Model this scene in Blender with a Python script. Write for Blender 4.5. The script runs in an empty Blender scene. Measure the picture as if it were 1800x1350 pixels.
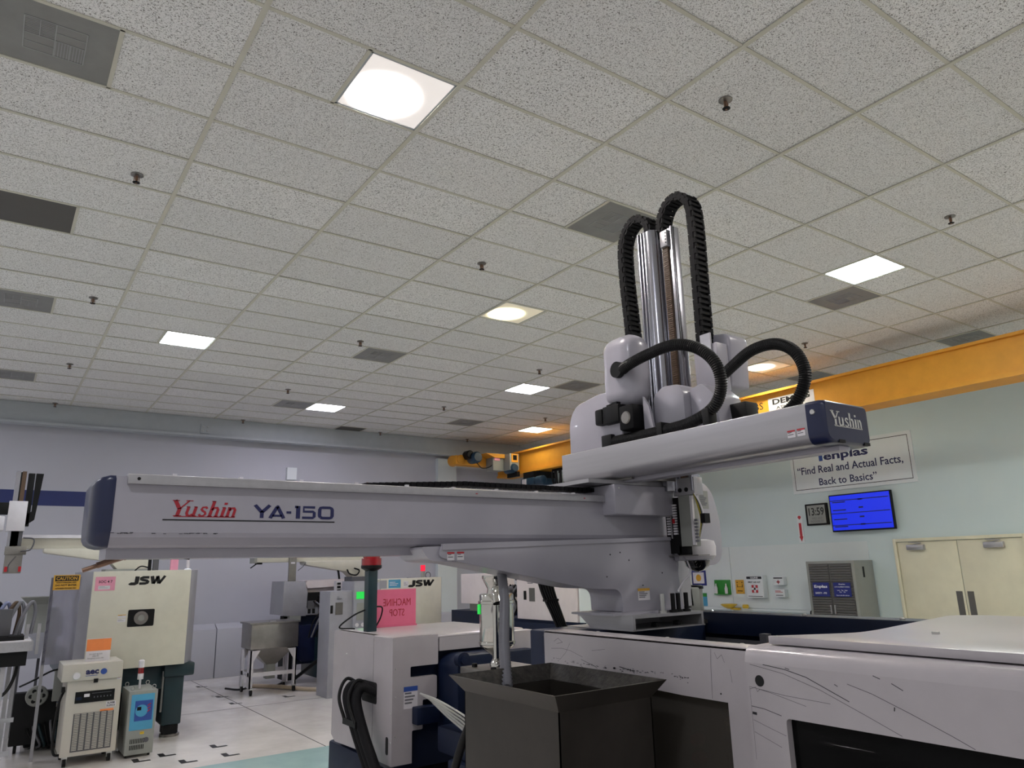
import bpy, bmesh, math, random
from mathutils import Vector, Matrix
random.seed(7)
S = bpy.context.scene
COL = S.collection
H = 4.813                      # ceiling height
GX, GY = 1.2192, 0.6096        # ceiling grid module

# ------------------------------------------------------------------ camera
cd = bpy.data.cameras.new('camera')
cam = bpy.data.objects.new('camera', cd); COL.objects.link(cam); S.camera = cam
CP = Vector((-0.877, -2.840, 1.85))
RW = ((0.8199052, -0.57198592, -0.02423985), (0.11972922, 0.21272064, -0.96974989), (0.5598396, 0.79220076, 0.24289419))
ax, ay, az = Vector(RW[0]), -Vector(RW[1]), -Vector(RW[2])
cam.matrix_world = Matrix(((ax.x, ay.x, az.x, CP.x), (ax.y, ay.y, az.y, CP.y), (ax.z, ay.z, az.z, CP.z), (0, 0, 0, 1)))
cd.sensor_width = 36; cd.lens = 36 * 1284.66 / 1800; cd.clip_start = 0.05; cd.clip_end = 100

# ------------------------------------------------------------------ world, exposure
w = bpy.data.worlds.new('world'); S.world = w; w.use_nodes = True
w.node_tree.nodes['Background'].inputs[0].default_value = (1, .985, .97, 1)
w.node_tree.nodes['Background'].inputs[1].default_value = 0.34
S.view_settings.view_transform = 'Standard'; S.view_settings.look = 'None'
S.view_settings.gamma = 1; S.view_settings.use_curve_mapping = False
S.view_settings.exposure = 0.53
LAMP = 42.0                    # radiance of the ceiling light lenses

# ------------------------------------------------------------------ materials
def lin(h):
    h = h.lstrip('#'); o = []
    for k in (0, 2, 4):
        c = int(h[k:k+2], 16) / 255
        o.append(c / 12.92 if c <= .04045 else ((c + .055) / 1.055) ** 2.4)
    return (*o, 1)
class NT:
    def __init__(s, m): s.n = m.node_tree.nodes; s.l = m.node_tree.links
    def add(s, t, **k):
        n = s.n.new(t)
        for a, v in k.items():
            if a.startswith('i_'): n.inputs[a[2:].replace('_', ' ')].default_value = v
            else: setattr(n, a, v)
        return n
    def link(s, a, b): s.l.new(a, b)
MATS = {}
def mat(name, col, rough=.45, metal=0., var=.05, scale=6., bump=0., bscale=200., coat=0., alpha=1., trans=0., emit=None, es=1., stretch=None, spec=.5):
    m = bpy.data.materials.new(name); m.use_nodes = True; t = NT(m); b = t.n['Principled BSDF']
    c = lin(col) if isinstance(col, str) else col
    tc = t.add('ShaderNodeTexCoord'); mp = t.add('ShaderNodeMapping')
    if stretch: mp.inputs['Scale'].default_value = stretch
    t.link(tc.outputs['Object'], mp.inputs[0])
    nz = t.add('ShaderNodeTexNoise', i_Scale=scale, i_Detail=5.0, i_Roughness=.6); t.link(mp.outputs[0], nz.inputs['Vector'])
    rp = t.add('ShaderNodeValToRGB')
    rp.color_ramp.elements[0].position = .3; rp.color_ramp.elements[1].position = .7
    rp.color_ramp.elements[0].color = tuple(max(0, x * (1 - 2 * var)) for x in c[:3]) + (1,)
    rp.color_ramp.elements[1].color = tuple(min(1, x * (1 + var)) for x in c[:3]) + (1,)
    t.link(nz.outputs[0], rp.inputs[0]); t.link(rp.outputs[0], b.inputs['Base Color'])
    mr = t.add('ShaderNodeMapRange'); mr.inputs[3].default_value = max(.02, rough - .06); mr.inputs[4].default_value = min(1, rough + .06)
    t.link(nz.outputs[0], mr.inputs[0]); t.link(mr.outputs[0], b.inputs['Roughness'])
    b.inputs['Metallic'].default_value = metal; b.inputs['Coat Weight'].default_value = coat; b.inputs['Alpha'].default_value = alpha
    b.inputs['Transmission Weight'].default_value = trans; b.inputs['Specular IOR Level'].default_value = spec
    if emit: b.inputs['Emission Color'].default_value = lin(emit); b.inputs['Emission Strength'].default_value = es
    if bump:
        n2 = t.add('ShaderNodeTexNoise', i_Scale=bscale, i_Detail=3.0); t.link(mp.outputs[0], n2.inputs['Vector'])
        bp = t.add('ShaderNodeBump', i_Strength=bump, i_Distance=.002); t.link(n2.outputs[0], bp.inputs['Height']); t.link(bp.outputs[0], b.inputs['Normal'])
    MATS[name] = m; return m
WHITE = mat('robot_paint', '#a09ea8', .3, var=.02, coat=.15)
ALU = mat('anodised_aluminium', '#a9a8ac', .34, .5, var=.04, stretch=(1, .05, 1), scale=30)
CHROME = mat('polished_profile', '#a8a8b0', .25, 1., var=.03, stretch=(1, 1, .03), scale=60)
STEEL = mat('brushed_stainless', '#8f8c88', .33, .9, var=.1, scale=4, bump=.1, bscale=60)
BINST = mat('bin_stainless', '#3f3b37', .42, .6, var=.14, scale=3.5, bump=.1, bscale=40)
SHINY = mat('mirror_stainless', '#c9c7c2', .12, 1., var=.05)
ZINC = mat('zinc_screw', '#c2c2c0', .3, .9)
MWHITE = mat('machine_white', '#a9a4a8', .33, var=.03, coat=.25)
MCREAM = mat('machine_cream', '#cfccbe', .4, var=.03)
MGREY = mat('machine_grey', '#96969e', .45, var=.04)
PINKW = mat('machine_pinkish_white', '#dcd2d4', .4, var=.03)
NAVY = mat('navy_paint', '#0e1a34', .5, var=.1, spec=.3)
TEAL = mat('teal_machine_paint', '#0f2c34', .4, var=.12)
CAPBLUE = mat('cap_blue_plastic', '#141d40', .3, var=.04)
BLACK = mat('black_plastic', '#0b0b0d', .5, var=.1, spec=.25)
CHAINM = mat('cable_chain_plastic', '#111114', .65, var=.2, scale=60, spec=.14)
RUBBER = mat('rubber', '#08080a', .5, var=.1, spec=.3)
DARK = mat('dark_interior', '#0a0b0e', .8)
CAVE = mat('cavity_grey', '#55555a', .7)
BROWN = mat('copper_brown_belt', '#5a4532', .5, var=.15, scale=80)
BRASS = mat('bronze_fitting', '#8f7260', .3, .8)
RED = mat('red_plastic', '#b01420', .35)
REDLENS = mat('red_beacon_lens', '#8c1018', .15, var=.15, coat=.6)
GREENL = mat('green_display', '#1a5a2a', .4, emit='#22e050', es=.6)
REDGLOW = mat('lit_red_lamp', '#c01030', .3, emit='#ff2040', es=.6)
INK = mat('dark_ink', '#0e1018', .5); LOGORED = mat('logo_red', '#a01c2c', .4); LOGOSIL = mat('logo_silver', '#c8c8c4', .35)
JINK = mat('black_logo', '#060606', .45); NAVYINK = mat('navy_ink', '#1a1f52', .5); WINK = mat('white_print', '#e6e6ea', .5)
GREYINK = mat('grey_print', '#6a6a70', .5); BLUEINK = mat('blue_print', '#2c4c96', .5)
ORANGE = mat('orange_card', '#f08a4c', .5); PAPER = mat('paper', '#d8d5da', .6); PINK = mat('pink_card', '#e59ab4', .5)
YELLOW = mat('caution_yellow', '#d6a234', .5); REDINK = mat('red_print', '#b52a34', .5)
SIGNW = mat('sign_white', '#d8dde0', .4, var=.01); SIGNBLUE = mat('sign_blue', '#232c78', .4)
CRANE = mat('crane_orange', '#dd9a34', .5, var=.04, coat=.0, spec=.3); GREEN = mat('bright_green', '#2e8a30', .4)
YEL2 = mat('yellow_plastic', '#d9b32e', .35); DOORC = mat('door_cream', '#dad5bd', .45, var=.04, scale=2.5)
CABG = mat('cabinet_grey', '#8f918c', .45, var=.03); CABD = mat('cabinet_shutter_dark', '#5c5a58', .4, var=.04)
CHB = mat('chiller_beige', '#bdb8ae', .42, var=.03); DBLUE = mat('control_blue', '#4c9ac0', .35, var=.04)
HOSEG = mat('grey_hose', '#74747c', .45); HOSEW = mat('white_cable', '#b8b8b4', .5); HOSEBE = mat('beige_hose', '#b8a890', .45)
CONC = mat('black_pellets', '#1a1a1a', .6, var=.4, scale=120, bump=1., bscale=150)
RESID = mat('residue_on_steel', '#2c2a28', .5, .5, var=.45, scale=40, bump=.6, bscale=90)
HOIST = mat('hoist_blue', '#1c3a50', .4); WOODP = mat('ply', '#8a7a60', .6)
EYEW = mat('wiring_yellow', '#b8a838', .5); EYEO = mat('wiring_orange', '#b85a2c', .5); PURP = mat('tube_blue', '#7f86a8', .4)
WALLB = mat('wall_paint_back', '#b7b8c1', .6, var=.015, scale=1.5, bump=.15, bscale=300)
WALLR = mat('wall_paint_right', '#c8d6d8', .6, var=.015, scale=1.5, bump=.15, bscale=300)
WPANEL = mat('white_wall_panel', '#d3dbdc', .5, var=.01); STRIPE = mat('blue_wall_stripe', '#1c2a66', .5, var=.04)
STEELB = mat('painted_runway_beam', '#aab0b4', .5, var=.03); GRID = mat('ceiling_runner_paint', '#cbc9ba', .45, var=.02)
VENT = mat('perforated_vent', '#8d8d8a', .5, .3, var=.06); VENTD = mat('dark_return_grille', '#55534f', .6); LOUV = mat('louvre_metal', '#a3a4a4', .4, .4)

def clear_mat(name, col, op, rough=.1):
    m = bpy.data.materials.new(name); m.use_nodes = True; t = NT(m); b = t.n['Principled BSDF']; o = t.n['Material Output']
    b.inputs['Base Color'].default_value = lin(col); b.inputs['Roughness'].default_value = rough
    tr = t.add('ShaderNodeBsdfTransparent'); tr.inputs[0].default_value = lin(col)
    nz = t.add('ShaderNodeTexNoise', i_Scale=4.0); mr = t.add('ShaderNodeMapRange'); mr.inputs[3].default_value = op - .04; mr.inputs[4].default_value = op + .04
    t.link(nz.outputs[0], mr.inputs[0]); mx = t.add('ShaderNodeMixShader')
    t.link(mr.outputs[0], mx.inputs[0]); t.link(tr.outputs[0], mx.inputs[1]); t.link(b.outputs[0], mx.inputs[2]); t.link(mx.outputs[0], o.inputs[0]); return m
GLASSD = clear_mat('tinted_window', '#3a3a3c', .12, .15)
GLASSL = clear_mat('brown_tinted_window', '#9a948c', .15, .12)
ACRYL = clear_mat('pink_acrylic', '#e87a9c', .72, .12)
CLEARP = clear_mat('clear_plastic', '#c8c8d4', .3, .2)
FLOORCLR = None
def tile_mat():
    m = bpy.data.materials.new('fissured_ceiling_tile'); m.use_nodes = True; t = NT(m); b = t.n['Principled BSDF']
    tc = t.add('ShaderNodeTexCoord'); oi = t.add('ShaderNodeObjectInfo')
    sc = t.add('ShaderNodeVectorMath', operation='SCALE'); sc.inputs[3].default_value = 1.
    off = t.add('ShaderNodeMath', operation='MULTIPLY'); off.inputs[1].default_value = 57.; t.link(oi.outputs['Random'], off.inputs[0])
    ad = t.add('ShaderNodeVectorMath', operation='ADD'); t.link(tc.outputs['Object'], ad.inputs[0]); t.link(off.outputs[0], ad.inputs[1])
    # two look-alike products: fine fissures and coarse crackle, chosen per tile
    gt = t.add('ShaderNodeMath', operation='GREATER_THAN'); gt.inputs[1].default_value = .62; t.link(oi.outputs['Random'], gt.inputs[0])
    scl = t.add('ShaderNodeMapRange'); scl.inputs[3].default_value = 135.; scl.inputs[4].default_value = 108.; t.link(gt.outputs[0], scl.inputs[0])
    n0 = t.add('ShaderNodeTexNoise', i_Scale=40.0, i_Detail=2.0); t.link(ad.outputs[0], n0.inputs['Vector'])
    mx = t.add('ShaderNodeMixRGB'); mx.inputs[0].default_value = .018; t.link(ad.outputs[0], mx.inputs[1]); t.link(n0.outputs['Color'], mx.inputs[2])
    n1 = t.add('ShaderNodeTexNoise', i_Detail=2.5, i_Roughness=.55, i_Distortion=1.2); t.link(mx.outputs[0], n1.inputs['Vector']); t.link(scl.outputs[0], n1.inputs['Scale'])
    r1 = t.add('ShaderNodeValToRGB'); e = r1.color_ramp.elements
    e[0].position = .385; e[0].color = (0, 0, 0, 1); e[1].position = .45; e[1].color = (1, 1, 1, 1); t.link(n1.outputs[0], r1.inputs[0])
    br = t.add('ShaderNodeMapRange'); br.inputs[3].default_value = .93; br.inputs[4].default_value = 1.0; t.link(oi.outputs['Random'], br.inputs[0])
    c = t.add('ShaderNodeMixRGB'); c.inputs[1].default_value = lin('#807f7a'); c.inputs[2].default_value = lin('#f2f2f0'); t.link(r1.outputs[0], c.inputs[0])
    mu = t.add('ShaderNodeMixRGB', blend_type='MULTIPLY'); mu.inputs[0].default_value = 1; t.link(c.outputs[0], mu.inputs[1]); t.link(br.outputs[0], mu.inputs[2])
    t.link(mu.outputs[0], b.inputs['Base Color']); b.inputs['Roughness'].default_value = .9; b.inputs['Specular IOR Level'].default_value = .2
    bp = t.add('ShaderNodeBump', i_Strength=.5, i_Distance=.003); t.link(r1.outputs[0], bp.inputs['Height']); t.link(bp.outputs[0], b.inputs['Normal'])
    return m
TILE = tile_mat()
def floor_mat(name, base, hi):
    m = bpy.data.materials.new(name); m.use_nodes = True; t = NT(m); b = t.n['Principled BSDF']
    tc = t.add('ShaderNodeTexCoord')
    n = t.add('ShaderNodeTexNoise', i_Scale=1.1, i_Detail=6.0, i_Roughness=.65); t.link(tc.outputs['Object'], n.inputs['Vector'])
    r = t.add('ShaderNodeValToRGB'); e = r.color_ramp.elements; e[0].position = .35; e[1].position = .65; e[0].color = lin(base); e[1].color = lin(hi)
    t.link(n.outputs[0], r.inputs[0]); t.link(r.outputs[0], b.inputs['Base Color'])
    mr = t.add('ShaderNodeMapRange'); mr.inputs[3].default_value = .12; mr.inputs[4].default_value = .3; t.link(n.outputs[0], mr.inputs[0]); t.link(mr.outputs[0], b.inputs['Roughness'])
    b.inputs['Coat Weight'].default_value = .3; return m
FLOOR = floor_mat('sealed_concrete_coating', '#d8d2cd', '#eae6e2'); AQUA = floor_mat('aqua_floor_coating', '#9dbcbc', '#a9c8c6')

def light_mat(name, col, k, size, hot=False):
    m = bpy.data.materials.new(name); m.use_nodes = True; t = NT(m); b = t.n['Principled BSDF']
    tc = t.add('ShaderNodeTexCoord'); gr = t.add('ShaderNodeVectorMath', operation='LENGTH')
    mp = t.add('ShaderNodeMapping'); mp.inputs['Location'].default_value = (.05, -.06, 0); t.link(tc.outputs['Object'], mp.inputs[0]); t.link(mp.outputs[0], gr.inputs[0])
    mr = t.add('ShaderNodeMapRange'); mr.inputs[1].default_value = .0; mr.inputs[2].default_value = .32
    mr.inputs[3].default_value = 1.; mr.inputs[4].default_value = 0.; t.link(gr.outputs['Value'], mr.inputs[0])
    pw = t.add('ShaderNodeMath', operation='POWER'); pw.inputs[1].default_value = 5.5 if hot else 1.; t.link(mr.outputs[0], pw.inputs[0])
    ma = t.add('ShaderNodeMath', operation='MULTIPLY_ADD'); ma.inputs[1].default_value = (26. if hot else 1.1) * k; ma.inputs[2].default_value = (.0095 if hot else .55) * k
    t.link(pw.outputs[0], ma.inputs[0]); t.link(ma.outputs[0], b.inputs['Emission Strength'])
    b.inputs['Base Color'].default_value = lin('#d8d4d0'); b.inputs['Emission Color'].default_value = lin(col); return m

# ------------------------------------------------------------------ geometry helpers
ORG = {}
class MB:
    def __init__(s): s.bm = bmesh.new()
    def _add(s, vs, fs):
        v = [s.bm.verts.new(p) for p in vs]
        for f in fs:
            try: s.bm.faces.new([v[i] for i in f])
            except ValueError: pass
        return s
    def box(s, x0, x1, y0, y1, z0, z1):
        return s._add([(x, y, z) for x in (x0, x1) for y in (y0, y1) for z in (z0, z1)],
                      [(0, 1, 3, 2), (4, 6, 7, 5), (0, 4, 5, 1), (2, 3, 7, 6), (0, 2, 6, 4), (1, 5, 7, 3)])
    def hexa(s, lo, hi):      # two quads of matching corners
        return s._add(list(lo) + list(hi), [(3, 2, 1, 0), (4, 5, 6, 7), (0, 1, 5, 4), (1, 2, 6, 5), (2, 3, 7, 6), (3, 0, 4, 7)])
    def prism(s, pts, axis, a, b):
        def P(u, v, t): return {'x': (t, u, v), 'y': (u, t, v), 'z': (u, v, t)}[axis]
        n = len(pts)
        return s._add([P(u, v, a) for u, v in pts] + [P(u, v, b) for u, v in pts],
                      [tuple(range(n))[::-1], tuple(range(n, 2 * n))] + [(i, (i + 1) % n, n + (i + 1) % n, n + i) for i in range(n)])
    def tube(s, path, r, n=10, cap=True):
        P = [Vector(p) for p in path]; R = r if hasattr(r, '__len__') else [r] * len(P)
        up = None; rings = []
        for i, p in enumerate(P):
            d = (P[min(i + 1, len(P) - 1)] - P[max(i - 1, 0)]).normalized()
            if up is None:
                up = Vector((0, 0, 1)) if abs(d.z) < .9 else Vector((1, 0, 0))
            u = (up - d * up.dot(d)).normalized(); up = u; v = d.cross(u)
            rings.append([s.bm.verts.new(p + (u * math.cos(t) + v * math.sin(t)) * R[i]) for t in [2 * math.pi * k / n for k in range(n)]])
        for a, b in zip(rings, rings[1:]):
            for k in range(n): s.bm.faces.new((a[k], a[(k + 1) % n], b[(k + 1) % n], b[k]))
        if cap: s.bm.faces.new(rings[0][::-1]); s.bm.faces.new(rings[-1])
        return s
    def cyl(s, p0, p1, r0, r1=None, n=16): return s.tube([p0, p1], [r0, r0 if r1 is None else r1], n)
    def cone(s, c, prof, n=20, axis='z'):   # lathe about axis through c; prof = [(r, t)]
        d = {'x': Vector((1, 0, 0)), 'y': Vector((0, 1, 0)), 'z': Vector((0, 0, 1))}[axis]
        u = Vector((0, 1, 0)) if axis == 'x' else Vector((1, 0, 0)); v = d.cross(u); c = Vector(c); rings = []
        for r, t in prof: rings.append([s.bm.verts.new(c + d * t + (u * math.cos(a) + v * math.sin(a)) * max(r, 1e-4)) for a in [2 * math.pi * k / n for k in range(n)]])
        for a, b in zip(rings, rings[1:]):
            for k in range(n): s.bm.faces.new((a[k], a[(k + 1) % n], b[(k + 1) % n], b[k]))
        s.bm.faces.new(rings[0][::-1]); s.bm.faces.new(rings[-1]); return s
    def build(s, name, m, parent=None, bevel=0, seg=2, smooth=False, org=None, **props):
        bm = s.bm
        bmesh.ops.recalc_face_normals(bm, faces=bm.faces[:])
        if bevel:
            es = [e for e in bm.edges if len(e.link_faces) == 2 and e.calc_face_angle(0) > .6]
            bmesh.ops.bevel(bm, geom=es, offset=bevel, segments=seg, affect='EDGES', profile=.5, clamp_overlap=True)
        if smooth or bevel:
            for f in bm.faces: f.smooth = True
        me = bpy.data.meshes.new(name)
        if org is None:
            if parent is not None and parent.name in ORG: org = ORG[parent.name]
            else:
                xs = [v.co for v in bm.verts]
                org = Vector(((min(c.x for c in xs) + max(c.x for c in xs)) / 2, (min(c.y for c in xs) + max(c.y for c in xs)) / 2, min(c.z for c in xs)))
        bmesh.ops.translate(bm, verts=bm.verts[:], vec=-org)
        if smooth or bevel:
            for e in bm.edges:
                if len(e.link_faces) == 2 and e.calc_face_angle(0) > .7: e.smooth = False
        bm.to_mesh(me); bm.free(); me.materials.append(m)
        o = bpy.data.objects.new(name, me); COL.objects.link(o)
        if parent is not None: o.parent = parent
        else: o.location = org
        ORG[o.name] = org
        for k, v in props.items(): o[k] = v
        return o
def poly(pts, r, seg=5):      # round the corners of a 2D polygon (r: number or per-corner list)
    out = []; n = len(pts)
    for i in range(n):
        p = Vector(pts[i]).to_2d() if False else Vector((pts[i][0], pts[i][1])); a = Vector(pts[i - 1][:2]); b = Vector(pts[(i + 1) % n][:2])
        rr = r[i] if hasattr(r, '__len__') else r
        if rr <= 0: out.append(tuple(p)); continue
        da, db = (a - p), (b - p); rr = min(rr, da.length * .49, db.length * .49); q0 = p + da.normalized() * rr; q1 = p + db.normalized() * rr
        for k in range(seg + 1):
            t = k / seg; out.append(tuple(q0 * (1 - t) ** 2 + p * 2 * t * (1 - t) + q1 * t * t))
    return out
def thing(name, label, cat, loc, group=None, kind=None):
    o = bpy.data.objects.new(name, None); COL.objects.link(o); o.location = loc; o.empty_display_size = .1; ORG[o.name] = Vector(loc)
    if kind: o['kind'] = kind
    if label: o['label'] = label
    if cat: o['category'] = cat
    if group: o['group'] = group
    return o
def tag(o, label, cat, group=None):
    o['label'] = label; o['category'] = cat
    if group: o['group'] = group
    return o
def dup(root, loc, label=None):
    r = root.copy(); COL.objects.link(r); r.location = loc
    if label: r['label'] = label
    for ch in list(root.children):
        c = ch.copy(); COL.objects.link(c); c.parent = r
        for g in ch.children:
            d = g.copy(); COL.objects.link(d); d.parent = c
    return r
def catmull(pts, n=8):
    P = [Vector(p) for p in pts]; P = [P[0] * 2 - P[1]] + P + [P[-1] * 2 - P[-2]]; out = []
    for i in range(1, len(P) - 2):
        a, b, c, d = P[i - 1:i + 3]
        for k in range(n):
            t = k / n; out.append(.5 * ((2 * b) + (c - a) * t + (2 * a - 5 * b + 4 * c - d) * t * t + (3 * b - a - 3 * c + d) * t ** 3))
    out.append(P[-2]); return out
def corrugated(path, r, pitch=.008, depth=.12, n=12):
    P = catmull(path, 24); L = [0]
    for a, b in zip(P, P[1:]): L.append(L[-1] + (b - a).length)
    N = int(L[-1] / pitch) * 2; pts = []; rad = []; j = 0
    for k in range(N + 1):
        s = L[-1] * k / N
        while j < len(L) - 2 and L[j + 1] < s: j += 1
        t = (s - L[j]) / max(L[j + 1] - L[j], 1e-6); pts.append(P[j].lerp(P[j + 1], min(1, t))); rad.append(r * (1 if k % 2 else 1 - depth))
    return MB().tube(pts, rad, n)
# ---- lettering: built-in font turned to mesh, fitted to a rectangle (o lower left, u right, v up)
def frame_to(parent, pts2, faces, o, u, v, nrm, m, name, th=.0015, **props):
    b = MB(); o, u, v, nrm = map(Vector, (o, u, v, nrm))
    vs = [o + u * x + v * y + nrm * th for x, y in pts2]
    b._add(vs, faces); bm = b.bm
    me = bpy.data.meshes.new(name); org = ORG[parent.name] if parent is not None else Vector(o)
    bmesh.ops.translate(bm, verts=bm.verts[:], vec=-org)
    r = bmesh.ops.extrude_face_region(bm, geom=bm.faces[:]); ev = [g for g in r['geom'] if isinstance(g, bmesh.types.BMVert)]
    bmesh.ops.translate(bm, verts=ev, vec=-nrm * (th * .9)); bmesh.ops.recalc_face_normals(bm, faces=bm.faces[:])
    bm.to_mesh(me); bm.free(); me.materials.append(m); ob = bpy.data.objects.new(name, me); COL.objects.link(ob)
    if parent is not None: ob.parent = parent; ORG[ob.name] = org
    for k, val in props.items(): ob[k] = val
    return ob
AXES = {'-y': ((1, 0, 0), (0, 0, 1), (0, -1, 0)), '-x': ((0, -1, 0), (0, 0, 1), (-1, 0, 0))}
def text(s, parent, m, o, face, w, h, bold=0., shear=0., mirror=False, name='lettering', th=.0015, align='CENTER'):
    cu = bpy.data.curves.new('t', 'FONT'); cu.body = s; cu.resolution_u = 2; cu.offset = bold; cu.shear = shear; cu.align_x = align
    ob = bpy.data.objects.new('t', cu); COL.objects.link(ob); bpy.context.view_layer.update()
    dg = bpy.context.evaluated_depsgraph_get(); me = bpy.data.meshes.new_from_object(ob.evaluated_get(dg))
    P = [(v.co.x, v.co.y) for v in me.vertices]; F = [tuple(p.vertices) for p in me.polygons]
    bpy.data.objects.remove(ob); bpy.data.curves.remove(cu); bpy.data.meshes.remove(me)
    x0, x1 = min(p[0] for p in P), max(p[0] for p in P); y0, y1 = min(p[1] for p in P), max(p[1] for p in P)
    P = [((x - x0) / (x1 - x0) * w, (y - y0) / (y1 - y0) * h) for x, y in P]
    if mirror: P = [(w - x, y) for x, y in P]
    u, v, n = AXES[face]
    return frame_to(parent, P, F, o, u, v, n, m, name, th)
def strokes(lines, parent, m, o, face, w, h, shear=0., name='lettering', W0=3.05, th=.0015, k=1.):
    P = []; F = []
    for ln in lines:
        wd = ln[0] * k; pts = [Vector(p) for p in ln[1]]
        L = []; 
        for i, p in enumerate(pts):
            d = (pts[min(i + 1, len(pts) - 1)] - pts[max(i - 1, 0)]).normalized(); nn = Vector((-d.y, d.x)) * wd / 2
            P += [p + nn, p - nn]; L.append(len(P) - 2)
        for a, b in zip(L, L[1:]): F.append((a, a + 1, b + 1, b))
    P = [((p.x + shear * p.y) / W0 * w, p.y * h) for p in P]
    u, v, n = AXES[face]; return frame_to(parent, P, F, o, u, v, n, m, name, th)
YU = [(.17, [(.0, 1), (.32, .46)]), (.08, [(.66, 1), (.34, .46)]), (.17, [(.33, .5), (.33, .0)]), (.05, [(-.12, .98), (.2, .98)]), (.05, [(.5, .98), (.82, .98)]), (.05, [(.15, .02), (.52, .02)]),
      (.13, [(.72, .6), (.72, .2), (.78, .06), (.9, .03), (1.0, .12)]), (.14, [(1.06, .62), (1.06, .0)]), (.05, [(.62, .6), (.76, .6)]), (.05, [(.96, .6), (1.1, .6)]), (.05, [(1.02, .02), (1.2, .02)]),
      (.11, [(1.6, .5), (1.52, .6), (1.38, .58), (1.34, .46), (1.42, .36), (1.54, .28), (1.6, .16), (1.52, .04), (1.38, .03), (1.3, .14)]),
      (.15, [(1.82, 1), (1.82, 0)]), (.05, [(1.7, .98), (1.86, .98)]), (.13, [(1.84, .42), (1.92, .56), (2.04, .58), (2.12, .46), (2.12, 0)]), (.05, [(1.72, .02), (1.94, .02)]), (.05, [(2.02, .02), (2.24, .02)]),
      (.15, [(2.4, .6), (2.4, 0)]), (.15, [(2.4, .78), (2.4, .92)]), (.05, [(2.29, .6), (2.44, .6)]), (.05, [(2.3, .02), (2.52, .02)]),
      (.14, [(2.66, .6), (2.66, 0)]), (.05, [(2.56, .6), (2.7, .6)]), (.13, [(2.68, .42), (2.76, .56), (2.86, .58), (2.94, .46), (2.94, .0)]), (.05, [(2.56, .02), (2.76, .02)]), (.05, [(2.86, .02), (3.06, .02)]), (.05, [(.2, -.02), (3.05, -.02)])]
JSWL = [(.3, [(.0, .22), (.08, .13), (.42, .12), (.56, .2), (.58, .45), (.62, 1.0)]),
        (.25, [(1.62, .86), (1.1, .87), (.96, .78), (.96, .64), (1.1, .56), (1.42, .46), (1.52, .34), (1.46, .2), (1.3, .13), (.8, .13)]),
        (.26, [(1.86, 1.0), (2.0, .08)]), (.2, [(2.0, .06), (2.38, .92)]), (.26, [(2.32, 1.0), (2.48, .08)]), (.2, [(2.48, .06), (2.98, 1.0)])]
YAL = [(.17, [(.02, 1), (.42, .45)]), (.17, [(.88, 1), (.44, .45)]), (.17, [(.43, .52), (.43, 0)]),
       (.17, [(.92, 0), (1.32, .9)]), (.17, [(1.34, .9), (1.72, 0)]), (.13, [(1.05, .2), (1.6, .2)]), (.12, [(1.28, .93), (1.42, .93)]), (.14, [(1.88, .47), (2.16, .47)]),
       (.2, [(2.58, 1), (2.58, 0)]), (.15, [(2.38, .92), (2.58, .92)]),
       (.15, [(3.62, .92), (2.92, .92), (2.92, .57), (3.5, .57), (3.58, .5), (3.58, .16), (3.5, .08), (2.84, .08)]),
       (.17, [(3.98, .12), (3.92, .25), (3.92, .75), (3.98, .9), (4.1, .92), (4.55, .92), (4.68, .85), (4.72, .75), (4.72, .25), (4.66, .12), (4.55, .08), (4.1, .08), (3.98, .12)])]
def sticker(parent, face, o, w, h, m=PAPER, name='sticker', lines=3, head=None, ink=GREYINK, label=None):
    u, v, n = AXES[face]
    p = frame_to(parent, [(0, 0), (w, 0), (w, h), (0, h)], [(0, 1, 2, 3)], o, u, v, n, m, name, .001)
    if label: p['label'] = label
    o = Vector(o); nn = Vector(n); P = []; F = []
    if head: frame_to(p, [(0, h * .78), (w, h * .78), (w, h), (0, h)], [(0, 1, 2, 3)], o, u, v, n, head, 'heading', .002)
    for k in range(lines):
        y = h * (.66 - .58 * k / max(1, lines)); b = len(P); x1 = w * (.55 + .35 * ((k * 37) % 10) / 10)
        P += [(w * .08, y), (x1, y), (x1, y + h * .07), (w * .08, y + h * .07)]; F.append((b, b + 1, b + 2, b + 3))
    if lines: frame_to(p, P, F, o, u, v, n, ink, 'printed_lines', .002)
    return p
def screw(parent, p, axis='y', r=.006, name='screw', m=ZINC):
    return MB().cone(p, [(r, 0), (r * 1.0, -.003), (r * .6, -.005)], 10, axis).build(name, m, parent)

# ================================================================== SETTING
XW, YW = 11.2, 12.3
XL, YB = -4.2, -5.0
fl = MB().box(XL, XW, 5.5, YW, -.1, 0).build('floor', FLOOR, kind='structure')
fb = MB().box(XL, XW, YB, 4.2, -.1, 0).build('floor_near_zone', FLOOR, fl)
fa = MB().box(XL, XW, 4.2, 5.5, -.1, 0).build('floor_aqua_zone', AQUA, fl)
fa['label'] = 'aqua coloured floor coating'
MB().box(2.395, 2.405, 5.5, 12.05, .0002, .0012).build('floor_joint', DARK, fl)
MB().box(XL, XW, 8.6, 8.606, .0002, .0012).build('floor_joint', DARK, fl)
for x, y, d in [(1.40, 6.25, 0), (1.40, 5.75, 1), (.86, 6.2, 0), (.60, 6.12, 1), (.98, 5.75, 0), (2.3, 9.75, 0), (2.3, 8.97, 1), (3.11, 9.02, 0), (2.30, 11.1, 1)]:
    s = -1 if d else 1
    MB().prism([(x, y), (x + .16, y), (x + .16, y + .05), (x + .06, y + .05), (x + .06, y + .05 + .12), (x, y + .17)], 'z', .0003, .0015).build('floor_tape_mark', JINK, fl)

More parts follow.
